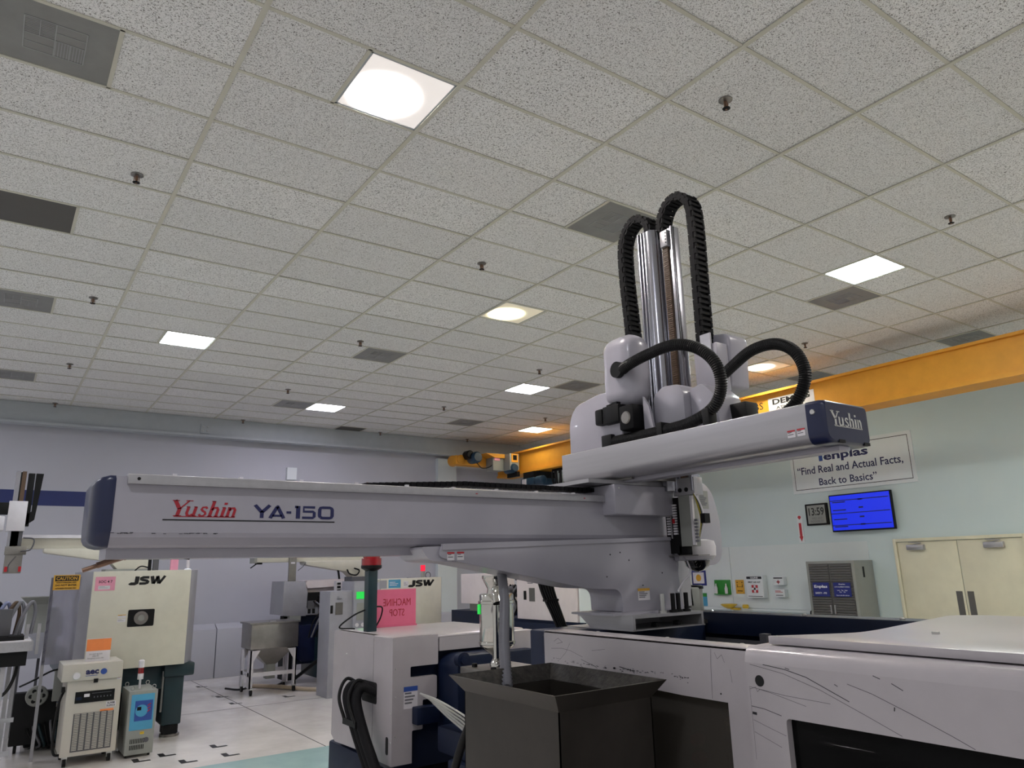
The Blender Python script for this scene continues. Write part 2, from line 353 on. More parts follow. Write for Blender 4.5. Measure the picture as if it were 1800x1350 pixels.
wb = MB().box(XL, XW, YW, YW + .15, 0, H + .2).build('wall_back', WALLB, kind='structure')
MB().box(XL, .9, YW - .004, YW, 3.08, 3.34).build('blue_stripe', STRIPE, wb)
MB().box(7.55, 8.05, YW - .12, YW, 0, 4.38).build('pilaster', WPANEL, wb)
for i in range(6):
    x = -1.2 + i * 2.0
    MB().box(x, x + 1.985, 12.08, YW, 0, .86).prism([(12.08, .86), (12.3, .86), (12.3, .95), (12.28, .95)], 'x', x, x + 1.985).build('wainscot_panel', WALLB, wb, bevel=.006)
MB().box(XL, 9.8, 11.98, 12.02, 4.47, H).box(XL, 9.8, 11.9, 12.12, 4.43, 4.47).box(XL, 9.8, 12.02, YW, 4.47, 4.52).build('trim_1', STEELB, kind='structure')
pl = MB().box(2.2, 2.36, 11.95, 11.98, 4.5, 4.68).build('splice_plate', STEELB, bpy.data.objects['trim_1'])
for dx in (.04, .12):
    for dz in (.05, .13): MB().cyl((2.2 + dx, 11.95, 4.5 + dz), (2.2 + dx, 11.93, 4.5 + dz), .014, n=8).build('bolt', ZINC, pl)

wr = MB().box(XW, XW + .15, YB, YW, 0, H + .2).build('wall_right', WALLR, kind='structure')
for y0, y1, z0, z1 in [(4.03, 6.9, .98, 2.13), (6.91, 9.6, .98, 2.13), (9.61, 12.1, .98, 2.13)]:
    MB().box(XW - .012, XW, y0, y1, z0, z1).build('wall_board', WPANEL, wr)
MB().box(XW - .03, XW, 4.03, 12.1, .93, .975).build('chair_rail', WPANEL, wr)

# ceiling: slab with runners and lay-in tiles
cl = MB().box(XL, XW, YB, YW, H + .05, H + .2).build('ceiling', GRID, kind='structure')
LIGHTS = {(.75, 1.5): ('#fff6f0', 1.0), (.75, 11.5): ('#f0f6ff', 1.0), (3.25, 6.5): ('#fff0bd', .55), (3.25, 16.5): ('#f1ecff', .9), (5.25, 1.5): ('#f4fffa', 1.55),
          (5.25, 11.5): ('#efe8ff', .8), (7.25, 6.5): ('#fff6d8', .42), (7.25, 16.5): ('#fff6d8', .35),
          (3.25, -3.5): ('#fff8f0', 1), (-1.75, -3.5): ('#f4f6ff', 1), (7.75, -3.5): ('#f8fff8', 1.4), (-2.75, 6.5): ('#f0f0ff', 1), (-2.75, 16.5): ('#f0f0ff', 1)}
LIGHTS = {k: ((v[0] if len(v[0]) == 7 else '#ffffff'), v[1]) for k, v in LIGHTS.items()}
VENTS = {(-.75, 2.5): 0, (-.75, 6.5): 1, (-.75, 10.5): 0, (-.75, 16.5): 0, (2.75, 2.5): 0, (5.75, 2.5): 0, (2.75, 10.5): 0, (2.75, 16.5): 0, (4.25, 19.5): 1, (5.75, 10.5): 0, (5.75, 16.5): 0, (8.25, 2.5): 0, (8.25, 6.5): 0}
def proj(x, y, z):
    d = Vector((x, y, z)) - CP; c = [Vector(r).dot(d) for r in RW]
    return (c[2], 900 + 1284.66 * c[0] / max(c[2], .01), 675 + 1284.66 * c[1] / max(c[2], .01))
def seen(x, y, z, mg=90):
    d, u, v = proj(x, y, z); return d > .3 and -mg < u < 1800 + mg and -mg < v < 1350 + mg
def mesh_box(sx, sy, sz):
    b = MB().box(-sx / 2, sx / 2, -sy / 2, sy / 2, 0, sz); bm = b.bm; bmesh.ops.recalc_face_normals(bm, faces=bm.faces[:]); me = bpy.data.meshes.new('ceiling_tile'); bm.to_mesh(me); bm.free(); me.materials.append(TILE); return me
g2 = .010
T4 = mesh_box(GX - 2 * g2, GY - 2 * g2, .016); T2 = mesh_box(GX / 2 - 2 * g2, GY - 2 * g2, .016)
def add_tile(me, x, y):
    o = bpy.data.objects.new('ceiling_tile', me); COL.objects.link(o); o.parent = cl
    o.location = Vector((x, y, H + .005 + random.random() * .003)) - ORG['ceiling']; o.rotation_euler = (random.uniform(-.003, .003), random.uniform(-.0015, .0015), 0); return o
rest = MB(); ntile = 0
halves = {}
for k in list(LIGHTS) + list(VENTS): halves.setdefault((math.floor(k[0]), math.floor(k[1])), []).append(k[0] % 1)
for i in range(-6, 10):
    for j in range(-15, 21):
        x0, y0 = i * GX, j * GY
        x1, y1 = min(x0 + GX, XW), min(y0 + GY, 12.0)
        if x0 < XL: continue
        cx, cy = (x0 + x1) / 2, (y0 + y1) / 2
        vis = any(seen(a, b, H, 20) for a in (x0, cx, x1) for b in (y0, cy, y1)) and x0 < 9.7
        full = abs(x1 - x0 - GX) < .01 and abs(y1 - y0 - GY) < .01
        hs = halves.get((i, j))
        if hs is not None:
            for hx in (.25, .75):
                if not any(abs(hx - q) < .1 for q in hs): add_tile(T2, x0 + hx * GX, cy)
        elif full and vis and ntile < 286: add_tile(T4, cx, cy); ntile += 1
        else: rest.box(x0 + g2, x1 - g2, y0 + g2, y1 - g2, H + .006, H + .02)
o = rest.build('ceiling_tile', TILE, cl); o['kind'] = 'stuff'
for i in range(-5, 10):
    x = i * GX
    if XL < x < XW: MB().box(x - .015, x + .015, YB, 12.0, H - .004, H + .004).box(x - .003, x + .003, YB, 12, H + .004, H + .04).build('main_runner', GRID, cl)
for j in range(-14, 20):
    y = j * GY; MB().box(XL, XW, y - .012, y + .012, H - .001, H + .0045).build('cross_runner', GRID, cl)
for (a, b) in list(LIGHTS) + list(VENTS):
    x = math.floor(a) * GX + GX / 2; y = math.floor(b) * GY; MB().box(x - .012, x + .012, y, y + GY, H - .001, H + .0045).build('short_runner', GRID, cl)
o = MB().box(-6, 0, 0, .2, 0, .01)
o.bm.free()

LAB = {(.75, 1.5): 'large square ceiling light nearest the camera with bright warm white centre', (.75, 11.5): 'cool white square ceiling light on the left side of the ceiling',
       (3.25, 6.5): 'yellowish square ceiling light left of the robot cable loops', (3.25, 16.5): 'small cool white far ceiling light beside a grey vent', (5.25, 1.5): 'bright cool white ceiling light at the right beside a grey vent',
       (5.25, 11.5): 'lavender white ceiling light left of the robot pill-shaped cover', (7.25, 6.5): 'yellow ceiling light seen through the right hose loop', (7.25, 16.5): 'farthest yellow ceiling light by the crane girder end'}
for (a, b), (c, k) in LIGHTS.items():
    x, y = a * GX + (0), b * GY
    x = math.floor(a) * GX + (.75 if a % 1 > .5 or a % 1 == .75 else .25) * GX
    t = thing('ceiling_light', LAB.get((a, b), 'square recessed ceiling light outside the photographed part of the room'), 'light', (x, y, H), 'recessed ceiling lights')
    h = GY / 2 - .012
    fr = MB()
    for q in ((-h, h, -h, -h + .014), (-h, h, h - .014, h), (-h, -h + .014, -h, h), (h - .014, h, -h, h)): fr.box(x + q[0], x + q[1], y + q[2], y + q[3], H + .001, H + .02)
    fr.build('light_frame', STEELB, t)
    MB().box(x - h + .014, x + h - .014, y - h + .014, y + h - .014, H + .006, H + .01).build('diffuser', light_mat('lit_diffuser', c, k * LAMP, h, (a, b) in ((.75, 1.5), (3.25, 6.5), (7.25, 6.5))), t)
    MB().box(x - h, x + h, y - h, y + h, H + .02, H + .045).build('housing', STEELB, t)
VL = {(-.75, 2.5): 'large perforated ceiling vent at the top left corner of the photo', (-.75, 6.5): 'dark brown return grille at the left edge of the ceiling', (-.75, 10.5): 'third vent down the left edge, below the dark grille',
      (-.75, 16.5): 'small far vent on the left edge near the back wall', (2.75, 2.5): 'ceiling vent just behind the robot left cable chain', (5.75, 2.5): 'ceiling vent touching the bright right-hand light',
      (2.75, 10.5): 'grey vent in mid ceiling below the yellowish light', (2.75, 16.5): 'far vent directly left of the small cool light', (4.25, 19.5): 'small dark grille near the back wall beam',
      (5.75, 10.5): 'vent right of the lavender ceiling light', (5.75, 16.5): 'far vent left of the farthest yellow light', (8.25, 2.5): 'vent by the crane girder at the right edge', (8.25, 6.5): 'vent above the crane girder half hidden by it'}
for (a, b), dk in VENTS.items():
    x = math.floor(a) * GX + (.75 if a % 1 >= .5 else .25) * GX; y = b * GY
    h = GY / 2 - .012; t = thing('ceiling_vent', VL[(a, b)], 'vent', (x, y, H), 'ceiling air vents')
    mm = VENTD if dk else VENT
    MB().box(x - h, x + h, y - h, y + h, H + .004, H + .012).build('face_plate', mm, t)
    if not dk:
        q = .15; lv = MB()
        for sx in (-q, 0, q): lv.box(x + sx - .003, x + sx + .003, y - q, y + q, H + .001, H + .004)
        for sy in (-q, 0, q): lv.box(x - q, x + q, y + sy - .003, y + sy + .003, H + .001, H + .004)
        lv.box(x - q, x, y + .073, y + .077, H + .001, H + .004).box(x, x + q, y - .077, y - .073, H + .001, H + .004)
        lv.box(x - .077, x - .073, y - q, y, H + .001, H + .004).box(x + .073, x + .077, y, y + q, H + .001, H + .004)
        lv.build('louvre_frame', LOUV, t)
        bl = MB()
        for n in range(10):
            bl.box(x + .004 + n * .0147, x + .008 + n * .0147, y + .004, y + q, H + .002, H + .004)
            bl.box(x - q, x - .004, y - .004 - n * .0147, y - n * .0147 - .001, H + .002, H + .004)
        bl.build('louvre_blades', LOUV, t)
SPR = [(2.27, -.35), (-.24, 4.70), (-.22, 9.7), (-.2, 14.75), (-.19, 19.5), (2.33, 4.75), (4.81, -.33), (2.34, 9.7), (2.38, 14.75), (4.77, 9.65), (2.43, 19.5), (4.8, 14.65), (4.86, 19.5), (6.65, 19.3), (6.75, 4.68), (6.74, 14.55)]
SL = ['sprinkler head nearest the camera, at the upper right', 'left sprinkler head above the dark brown grille', 'sprinkler head right of the third left-edge vent', 'sprinkler head low on the left side of the ceiling', 'sprinkler head at far left nearest the back wall',
      'sprinkler head left of the robot cable chains', 'sprinkler head at the right edge above the bright light', 'sprinkler head beside the mid-ceiling grey vent', 'sprinkler head just above the small far vent and light', 'sprinkler head above the lavender light',
      'sprinkler head by the back wall beam above the robot beam', 'sprinkler head in the far centre of the ceiling', 'sprinkler head beside the small dark grille', 'sprinkler head in the far corner above the crane control box', 'sprinkler head above the yellow light right of the hose loops', 'sprinkler head near the farthest yellow light']
sp0 = None
for (a, b), lb in zip(SPR, SL):
    x, y = a * GX, b * GY
    if sp0 is None:
        sp0 = t = thing('sprinkler_head', lb, 'sprinkler', (x, y, H), 'ceiling sprinklers')
        MB().cone((x, y, H + .004), [(.045, 0), (.045, -.006), (.03, -.012), (.012, -.014)], 18).build('escutcheon', STEEL, t, smooth=True)
        MB().cone((x, y, H - .01), [(.011, 0), (.013, -.03), (.008, -.035), (.008, -.06)], 10).box(x - .02, x - .015, y - .003, y + .003, H - .06, H - .012).box(x + .015, x + .02, y - .003, y + .003, H - .06, H - .012).build('frame_arms', BRASS, t)
        MB().cone((x, y, H - .06), [(.008, .004), (.026, 0), (.026, -.003), (.006, -.006)], 14).build('deflector', BLACK, t)
    else: dup(sp0, (x, y, H), lb)

# door in the right wall
dt = thing('door_1', None, None, (XW, 2.61, 0), kind='structure')
fr = MB(); y0, y1, zt = 1.66, 3.58, 2.14
fr.box(XW - .05, XW + .01, y1 - .05, y1, 0, zt).box(XW - .05, XW + .01, y0, y0 + .05, 0, zt).box(XW - .05, XW + .01, y0 + .05, y1 - .05, zt - .05, zt)
fr.build('door_frame', DOORC, dt, bevel=.004)
for k, (a, b) in enumerate(((2.616, 3.525), (1.715, 2.606))):
    lf = MB().box(XW - .02, XW + .005, a, b, .01, 2.085).build('door_leaf', DOORC, dt, bevel=.003)
    py = (a + .03) if k == 0 else (b - .12)
    MB().box(XW - .024, XW - .02, py, py + .09, .95, 1.335).build('push_plate', CABD, lf)
    c0 = 3.08 if k == 0 else 1.95
    ph = MB().box(XW - .1, XW - .02, c0, c0 + .27, 1.955, 2.04).build('door_closer', ALU, lf, bevel=.012)
    MB().tube([(XW - .06, c0 + .2, 2.035), (XW - .11, c0 + .02, 2.06), (XW - .05, c0 + .25, 2.085)], .007, 6).build('closer_arm', ALU, lf)

# ---- wall things on the right wall
t = thing('wall_sign', 'long white wall sign with dark blue slogan lettering and thin border', 'sign', (XW, 4.2, 3.03), None)
MB().box(XW - .02, XW, 3.04, 5.30, 3.02, 3.86).build('sign_board', SIGNW, t)
bd = MB(); e = .012
for a in ((3.10, 5.24, 3.08, 3.09), (3.10, 5.24, 3.79, 3.80), (3.10, 3.108, 3.08, 3.80), (5.232, 5.24, 3.08, 3.80)): bd.box(XW - .0225, XW - .02, *a)
bd.build('border_line', INK, t)
text('\u201cFind Real and Actual Facts,', t, NAVYINK, (XW - .02, 5.17, 3.33), '-x', 1.95, .16, .012)
text('Back to Basics\u201d', t, NAVYINK, (XW - .02, 4.76, 3.13), '-x', 1.07, .13, .012)
text('enplas', t, NAVYINK, (XW - .02, 4.62, 3.52), '-x', .83, .19, .03)
MB().box(XW - .0225, XW - .02, 4.64, 4.71, 3.56, 3.74).build('logo_bar', BLUEINK, t)
MB().box(XW - .06, XW - .02, 4.64, 4.66, 3.6, 3.61).bm.free()

t = thing('wall_clock', 'square digital wall clock with black frame showing 13:59', 'clock', (XW, 4.86, 2.43), None)
MB().box(XW - .05, XW, 4.66, 5.09, 2.44, 2.82).build('clock_frame', BLACK, t, bevel=.008)
MB().box(XW - .053, XW - .05, 4.70, 5.05, 2.47, 2.79).build('clock_face', CABG, t)
text('13:59', t, JINK, (XW - .053, 5.02, 2.61), '-x', .30, .14, .015); text('WED 4/17\nINDOOR 72\u00b0', t, GREYINK, (XW - .053, 5.0, 2.49), '-x', .26, .09)
t = thing('wall_television', 'wide wall television with glowing blue screen of status tables', 'television', (XW, 4.0, 2.3), None)
MB().box(XW - .12, XW - .06, 3.46, 4.56, 2.30, 2.93).build('television_body', BLACK, t, bevel=.006); MB().box(XW - .06, XW, 3.8, 4.2, 2.45, 2.8).build('wall_bracket', BLACK, t)
scr = mat('blue_screen', '#081060', .25, emit='#1430f0', es=.55)
MB().box(XW - .123, XW - .12, 3.48, 4.54, 2.325, 2.91).build('screen', scr, t)
ln = MB()
for z in (2.40, 2.60, 2.82): ln.box(XW - .125, XW - .123, 3.5, 4.54, z, z + .014)
for z in (2.375, 2.50, 2.655, 2.79): ln.box(XW - .125, XW - .123, 4.26, 4.5, z, z + .018).box(XW - .125, XW - .123, 3.95, 4.03, z + .02, z + .045)
ln.build('table_rules', NAVYINK, t)

t = thing('extinguisher_arrow_sign', 'narrow white vertical sign with red down arrow beside the clock', 'sign', (XW, 5.25, 2.14), None)
MB().box(XW - .008, XW, 5.20, 5.31, 2.15, 2.64).build('sign_board', SIGNW, t)
MB().prism([(5.215, 2.26), (5.255, 2.17), (5.295, 2.26), (5.28, 2.26), (5.28, 2.5), (5.23, 2.5), (5.23, 2.26)], 'x', XW - .01, XW - .008).prism([(5.22, 2.6), (5.255, 2.56), (5.29, 2.6), (5.275, 2.63), (5.235, 2.63)], 'x', XW - .01, XW - .008).build('red_arrow', REDINK, t)

t = thing('storage_cabinet', 'tall grey steel cabinet with dark slatted shutter doors and two blue signs', 'cabinet', (10.9, 4.4, 0), None)
MB().box(10.62, XW - .02, 3.98, 4.85, 0, 1.82).build('cabinet_body', CABG, t, bevel=.005)
for k, (a, b) in enumerate(((4.425, 4.80), (4.03, 4.415))):
    d = MB().box(10.612, 10.62, a, b, .05, 1.78).build('cabinet_door', CABD, t)
    sl = MB()
    for n in range(42):
        z = .07 + n * .0405; sl.prism([(10.612, z), (10.598, z + .006), (10.600, z + .028), (10.612, z + .034)], 'y', a + .01, b - .01)
    sl.build('door_slat', CABD, d, kind='stuff')
    MB().box(10.58, 10.6, (a + .02 if k == 0 else b - .04), (a + .04 if k == 0 else b - .02), .98, 1.12).build('handle', ALU, d)
    s = MB().box(10.588, 10.596, (4.45 if k == 0 else 4.07), (4.745 if k == 0 else 4.37), 1.25, 1.475).build('door_sign', SIGNBLUE, t)
    s['label'] = 'blue sign with white text'
    if k == 0: text('Enplas', s, WINK, (10.588, 4.72, 1.375), '-x', .24, .06, .03); text('SAFETY - PPE', s, WINK, (10.588, 4.71, 1.29), '-x', .21, .03, .01)
    else: text('Enplas', s, WINK, (10.588, 4.27, 1.435), '-x', .11, .024, .02); text('LOTO EQUIPMENT STATION\n\nLocks    Tags    Hasps\nKeys      Kits\n\nReturn tools after each use', s, WINK, (10.588, 4.35, 1.265), '-x', .26, .15, .005)
MB().box(10.85, 10.9, 3.9785, 3.982, 1.55, 1.72).build('side_latch', BLACK, t)

def wall_box(name, label, cat, y0, y1, z0, z1, d, m, bevel=.006):
    t = thing(name, label, cat, (XW, (y0 + y1) / 2, z0), None); MB().box(XW - .013 - d, XW - .012, y0, y1, z0, z1).build('body', m, t, bevel=bevel); return t, XW - .013 - d
t, xf = wall_box('picture_frame', 'blue framed certificate hanging left of the green eyewash bottles', 'picture', 7.54, 7.91, 1.39, 1.69, .02, SIGNBLUE)
MB().box(xf - .002, xf, 7.58, 7.87, 1.43, 1.65).build('print', PAPER, t); MB().cone((xf - .002, 7.725, 1.54), [(.07, 0), (.07, -.0005)], 16, 'x').build('emblem', YELLOW, t)
t, xf = wall_box('eyewash_bottle_station', 'green wall board holding two white eyewash bottles', 'eyewash', 6.94, 7.32, 1.22, 1.50, .03, GREEN)
for y in (7.26, 7.01): MB().cone((xf - .03, y, 1.24), [(.03, 0), (.032, .1), (.018, .14), (.012, .15), (.012, .19)], 12).build('bottle', PAPER, t, smooth=True)
MB().box(xf - .05, xf, 6.97, 7.3, 1.22, 1.24).build('ledge', GREEN, t)
t, xf = wall_box('yellow_notice', 'small yellow wall notice with black diagram right of the green board', 'sign', 6.62, 6.82, 1.24, 1.50, .004, YELLOW, 0)
text('\u2022   \u2022\n|__|', t, JINK, (xf, 6.79, 1.36), '-x', .14, .1, .03); text('EYE WASH', t, JINK, (xf, 6.78, 1.28), '-x', .12, .025, .03)
t, xf = wall_box('first_aid_cabinet', 'large white first aid box with red cross and navy header', 'first aid', 6.09, 6.47, 1.18, 1.585, .13, SIGNW)
MB().box(xf - .002, xf, 6.11, 6.45, 1.52, 1.565).build('header_band', INK, t); text('ULINE', t, WINK, (xf - .002, 6.36, 1.528), '-x', .17, .028, .03)
text('FIRST AID KIT', t, JINK, (xf, 6.42, 1.445), '-x', .28, .032, .02)
MB().box(xf - .002, xf, 6.21, 6.35, 1.27, 1.41).build('red_square', REDINK, t); MB().box(xf - .004, xf - .002, 6.26, 6.30, 1.275, 1.405).box(xf - .004, xf - .002, 6.215, 6.345, 1.32, 1.36).build('white_cross', SIGNW, t)
MB().box(xf - .002, xf, 6.12, 6.44, 1.2, 1.21).build('footer_line', JINK, t)
t, xf = wall_box('bandage_dispenser', 'small white box with red cross and navy header, upper of two', 'first aid', 5.66, 5.89, 1.41, 1.555, .1, SIGNW)
MB().box(xf - .002, xf, 5.68, 5.87, 1.525, 1.545).build('header_band', INK, t); MB().box(xf - .002, xf, 5.765, 5.785, 1.43, 1.5).box(xf - .002, xf, 5.74, 5.81, 1.455, 1.475).build('red_cross', REDINK, t)
t, xf = wall_box('wipe_dispenser', 'small white box with red print, lower of two', 'first aid', 5.66, 5.88, 1.2, 1.335, .1, SIGNW)
MB().box(xf - .002, xf, 5.7, 5.86, 1.28, 1.29).box(xf - .002, xf, 5.74, 5.86, 1.3, 1.31).build('red_print', REDINK, t); MB().box(xf - .002, xf, 5.7, 5.85, 1.225, 1.235).build('dark_line', JINK, t)
t = thing('eyewash_fountain', 'yellow plumbed eyewash basin below the green bottle station', 'eyewash', (XW, 6.95, .9), None)
MB().cone((XW - .22, 6.86, 1.0), [(.03, -.03), (.10, .0), (.15, .04), (.155, .055), (.14, .05), (.05, .01)], 22).build('basin', YEL2, t, smooth=True)
MB().cone((XW - .12, 6.55, .98), [(.05, 0), (.065, .03), (.05, .07)], 16).build('valve_cover', YEL2, t, smooth=True); MB().tube([(XW - .035, 6.75, .96), (XW - .1, 6.75, .96), (XW - .2, 6.84, .97)], .02, 8).build('pipe', YEL2, t)
MB().cyl((XW - .15, 6.8, 0.0), (XW - .15, 6.8, .95), .02).build('waste_pipe', ALU, t)
t = thing('yellow_wall_case', 'yellow case on the wall behind the white dome camera', 'case', (XW, 8.1, 1.3), None)
MB().box(XW - .15, XW - .013, 7.98, 8.32, 1.28, 1.56).build('case_body', YEL2, t, bevel=.03); MB().box(XW - .17, XW - .15, 8.05, 8.2, 1.3, 1.4).build('latch', BLACK, t)
t = thing('poster', 'small green and blue poster on the wall behind the filter column', 'poster', (XW, 7.66, 1.0), None)
MB().box(XW - .02, XW - .012, 7.56, 7.76, .99, 1.24).build('sheet', DBLUE, t); MB().box(XW - .022, XW - .02, 7.56, 7.76, 1.17, 1.24).build('green_band', GREEN, t)
t = thing('yellow_hand_lamp', 'small yellow hand lamp hanging at the left side of the grey cabinet', 'lamp', (XW - .2, 5.0, .8), None)
MB().box(XW - .12, XW - .012, 4.95, 5.1, .8, .98).build('lamp_body', YEL2, t, bevel=.02); MB().tube(catmull([(XW - .06, 5.1, .85), (XW - .06, 5.2, .88), (XW - .06, 5.2, .97), (XW - .06, 5.09, .96)], 5), .012, 6).build('handle', BLACK, t)

# ================================================================== OVERHEAD CRANE
t = thing('overhead_crane', 'orange overhead bridge crane girder running along the right wall', 'crane', (8.6, 11.2, 3.8), None)
gx0, gx1 = 9.05, 9.38
g = MB().box(gx0, gx1, YB, 11.9, 3.985, 4.43).build('girder', CRANE, t)
MB().box(gx0 - .06, gx1 + .06, YB, 11.85, 4.43, 4.468).build('top_flange', CRANE, t); MB().box(gx0 - .06, gx1 + .06, YB, 11.85, 3.935, 3.985).build('bottom_flange', CRANE, t)
text('3,000 LBS', t, INK, (gx0, 4.95, 4.19), '-x', .72, .13, .0); s = MB().box(gx0 - .004, gx0, 3.32, 4.13, 4.13, 4.35).build('name_plate', PAPER, t)
text('DEMAG', s, JINK, (gx0 - .004, 4.05, 4.24), '-x', .66, .09, .03); text('ATLANTA', s, JINK, (gx0 - .004, 3.99, 4.165), '-x', .45, .042, .01)
MB().box(7.6, 10.2, 11.45, 11.75, 4.15, 4.36).build('end_truck', CRANE, t, bevel=.01)
MB().prism([(8.45, 4.31), (8.8, 4.31), (9.7, 4.31), (9.7, 4.4), (8.2, 4.4)], 'y', 11.1, 11.5).build('cross_arm', CRANE, t)
for x in (7.72, 10.0):
    MB().cone((x, 11.75, 4.27), [(.05, -.36), (.1, -.34), (.1, .0), (.13, .01), (.13, .06)], 20, 'y').build('wheel', CRANE, t)
MB().cone((8.0, 11.42, 4.3), [(.1, -.3), (.13, -.26), (.13, .0), (.1, .04)], 18, 'y').build('drive_motor', HOIST, t, smooth=True)
MB().cone((7.86, 11.42, 4.36), [(.08, -.2), (.1, -.18), (.1, .0)], 16, 'y').build('brake_housing', BLACK, t)
MB().tube(catmull([(8.0, 11.2, 4.18), (8.15, 11.2, 4.06), (8.35, 11.2, 4.1), (8.5, 11.2, 4.2)], 6), .012, 6).build('cable', BLACK, t)
cb = MB().box(8.42, 8.72, 11.15, 11.45, 4.02, 4.42).build('control_box', CABG, t, bevel=.005); MB().box(8.45, 8.6, 11.13, 11.15, 4.25, 4.4).build('warning_plate', PINK, cb)
cb2 = MB().box(8.72, 8.98, 10.9, 11.2, 4.02, 4.4).build('terminal_box', CABG, t, bevel=.01); MB().box(8.76, 8.94, 10.885, 10.9, 4.2, 4.39).build('terminal_cover', CRANE, cb2); MB().box(8.8, 8.9, 10.875, 10.885, 4.25, 4.36).build('cover_window', BLACK, cb2)
t = thing('chain_hoist', 'blue hoist trolley under the orange girder with a white label', 'hoist', (8.3, 9.6, 3.5), None)
MB().cone((8.22, 10.3, 3.95), [(.08, -.25), (.11, -.2), (.11, .1), (.08, .15)], 18, 'y').build('travel_motor', HOIST, t, smooth=True)
MB().box(8.2, 8.9, 9.35, 9.85, 3.5, 3.66).build('hoist_body', HOIST, t, bevel=.03); MB().box(8.25, 8.85, 9.4, 9.8, 3.66, 3.80).build('trolley_frame', BLACK, t); MB().box(8.18, 8.2, 9.62, 9.76, 3.52, 3.64).build('hoist_label', PAPER, t)
MB().cone((8.3, 9.2, 3.58), [(.07, -.1), (.1, -.08), (.1, .12), (.07, .14)], 16, 'y').build('hoist_motor', HOIST, t, smooth=True)
MB().box(8.22, 8.3, 10.0, 10.4, 3.75, 3.86).build('bracket', BLACK, t); t.location += Vector((.62, .8, .115))
t = thing('festoon_cable', 'black looped festoon cables hanging below the orange girder', 'cable', (8.3, 8, 3.8), None)
MB().box(8.3, 8.34, 5.5, 9.3, 3.76, 3.81).build('festoon_rail', BLACK, t)
for n in range(22):
    y = 9.25 - n * .15; p = [(8.32, y + .07 * math.cos(a), 3.76 - (.3 + .04 * (n % 3)) * math.sin(a)) for a in [math.pi * k / 8 for k in range(9)]]
    MB().tube(p, .022, 6).build('cable_loop', RUBBER, t); 
    MB().box(8.29, 8.35, y - .075, y - .045, 3.70, 3.77).build('cable_trolley', BLACK, t)
t.location += Vector((.85, .6, .12))
tag(MB().box(4.0, 4.2, YW - .1, YW, 3.72, 3.97).build('wall_junction_box', SIGNW), 'small white box on the back wall showing above the robot beam', 'junction box')

# ================================================================== INJECTION MOLDING MACHINE (foreground)
M = thing('injection_molding_machine', 'large white and navy injection molding machine filling the lower right', 'machine', (1.9, .3, 0), None)
MB().box(1.26, 2.6, -6.0, .1, 0, .52).box(1.5, 2.6, .1, 3.06, 0, .50).build('base_frame', NAVY, M, bevel=.01)
def panel(pts, x0, x1, name, m, bevel=.0, parent=M): return MB().prism(pts, 'x', x0, x1).build(name, m, parent, bevel=bevel)
# fixed front cover with its window opening
p = poly([(-.10, 1.42), (-.10, 1.572), (-1.225, 1.572), (-1.225, .5), (-1.10, .5), (-1.10, 1.395), (-.9, 1.395)], [.0, .02, 0, 0, 0, 0, 0])
fc = panel(p, 1.2, 1.225, 'fixed_cover', MWHITE)
MB().box(1.2, 1.30, -1.225, -.1, 1.56, 1.574).build('cover_top_lip', MWHITE, fc, bevel=.004)
MB().box(1.23, 1.236, -1.1, -.15, .5, 1.4).build('window_pane', GLASSL, M)
MB().box(1.30, 1.31, -.99, -.1, .56, 1.42).build('inner_guard', STEEL, M)
MB().box(1.26, 1.32, -1.25, .1, .5, .56).build('lower_rail', NAVY, M)
# sliding safety door
dr = [(-1.212, .45), (-1.212, 1.535)] + [(-6, 1.535), (-6, 1.385), (-1.345, 1.385), (-1.345, .45)]
sd = panel(poly(dr, [0, .0, 0, 0, .015, 0]), 1.165, 1.2, 'safety_door', MWHITE)
MB().prism([(1.165, 1.535), (1.168, 1.555), (1.176, 1.572), (1.19, 1.582), (1.34, 1.585), (1.34, 1.575), (1.2, 1.572), (1.2, 1.535)], 'y', -6, -1.212).build('door_top_edge', MWHITE, sd, smooth=True)
MB().box(1.19, 1.196, -6, -1.345, .5, 1.39).build('window_pane', GLASSD, sd)
MB().cone((1.1655, -1.262, 1.483), [(.017, -.001), (.017, .0)], 20, 'x').build('grip_hole', DARK, sd)
# top: navy guide rails and sliding top cover
MB().box(1.225, 1.34, -1.25, -.06, 1.5, 1.565).build('top_rail', NAVY, M, bevel=.006)
MB().box(1.34, 1.5, -6, .1, 1.45, 1.53).build('tray', NAVY, M)
MB().box(2.52, 2.66, -6, .35, 1.46, 1.575).build('far_top_rail', NAVY, M, bevel=.006)
fr = MB().box(2.6, 2.66, -6, .35, .5, 1.46).build('far_cover', NAVY, M)
MB().box(2.49, 2.52, -6, .22, .6, 1.44).build('far_inner_wall', CAVE, M)
MB().box(1.5, 2.5, .1, .42, .52, 1.53).build('fixed_platen', NAVY, M, bevel=.01)
MB().box(1.5, 2.4, -1.45, -1.1, .52, 1.2).build('moving_platen', CAVE, M, bevel=.01)
for x in (1.6, 2.3):
    for z in (.75, 1.2): MB().cyl((x, .1, z), (x, -5, z), .05).build('tie_bar', SHINY, M, smooth=True)
tc = MB().prism(poly([(1.24, -1.25), (1.50, -1.40), (1.62, -1.40), (2.42, -1.27), (2.50, -1.36), (2.62, -6), (1.24, -6)], [.01, .08, .08, .04, .02, 0, 0]), 'z', 1.588, 1.612).build('sliding_top_cover', MWHITE, M, bevel=.006)
MB().box(1.60, 1.612, -1.62, -1.6, 1.612, 1.62).build('cover_bolt', ZINC, tc)
for y in (-.35, -.75, -1.1): MB().cone((1.3, y, 1.565), [(.012, 0), (.012, .006), (.006, .01)], 10).build('bolt', ZINC, M)
for y in (.1, -.5, -1.0): MB().cone((2.56, y, 1.575), [(.012, 0), (.012, .006), (.006, .01)], 10).build('bolt', ZINC, M)
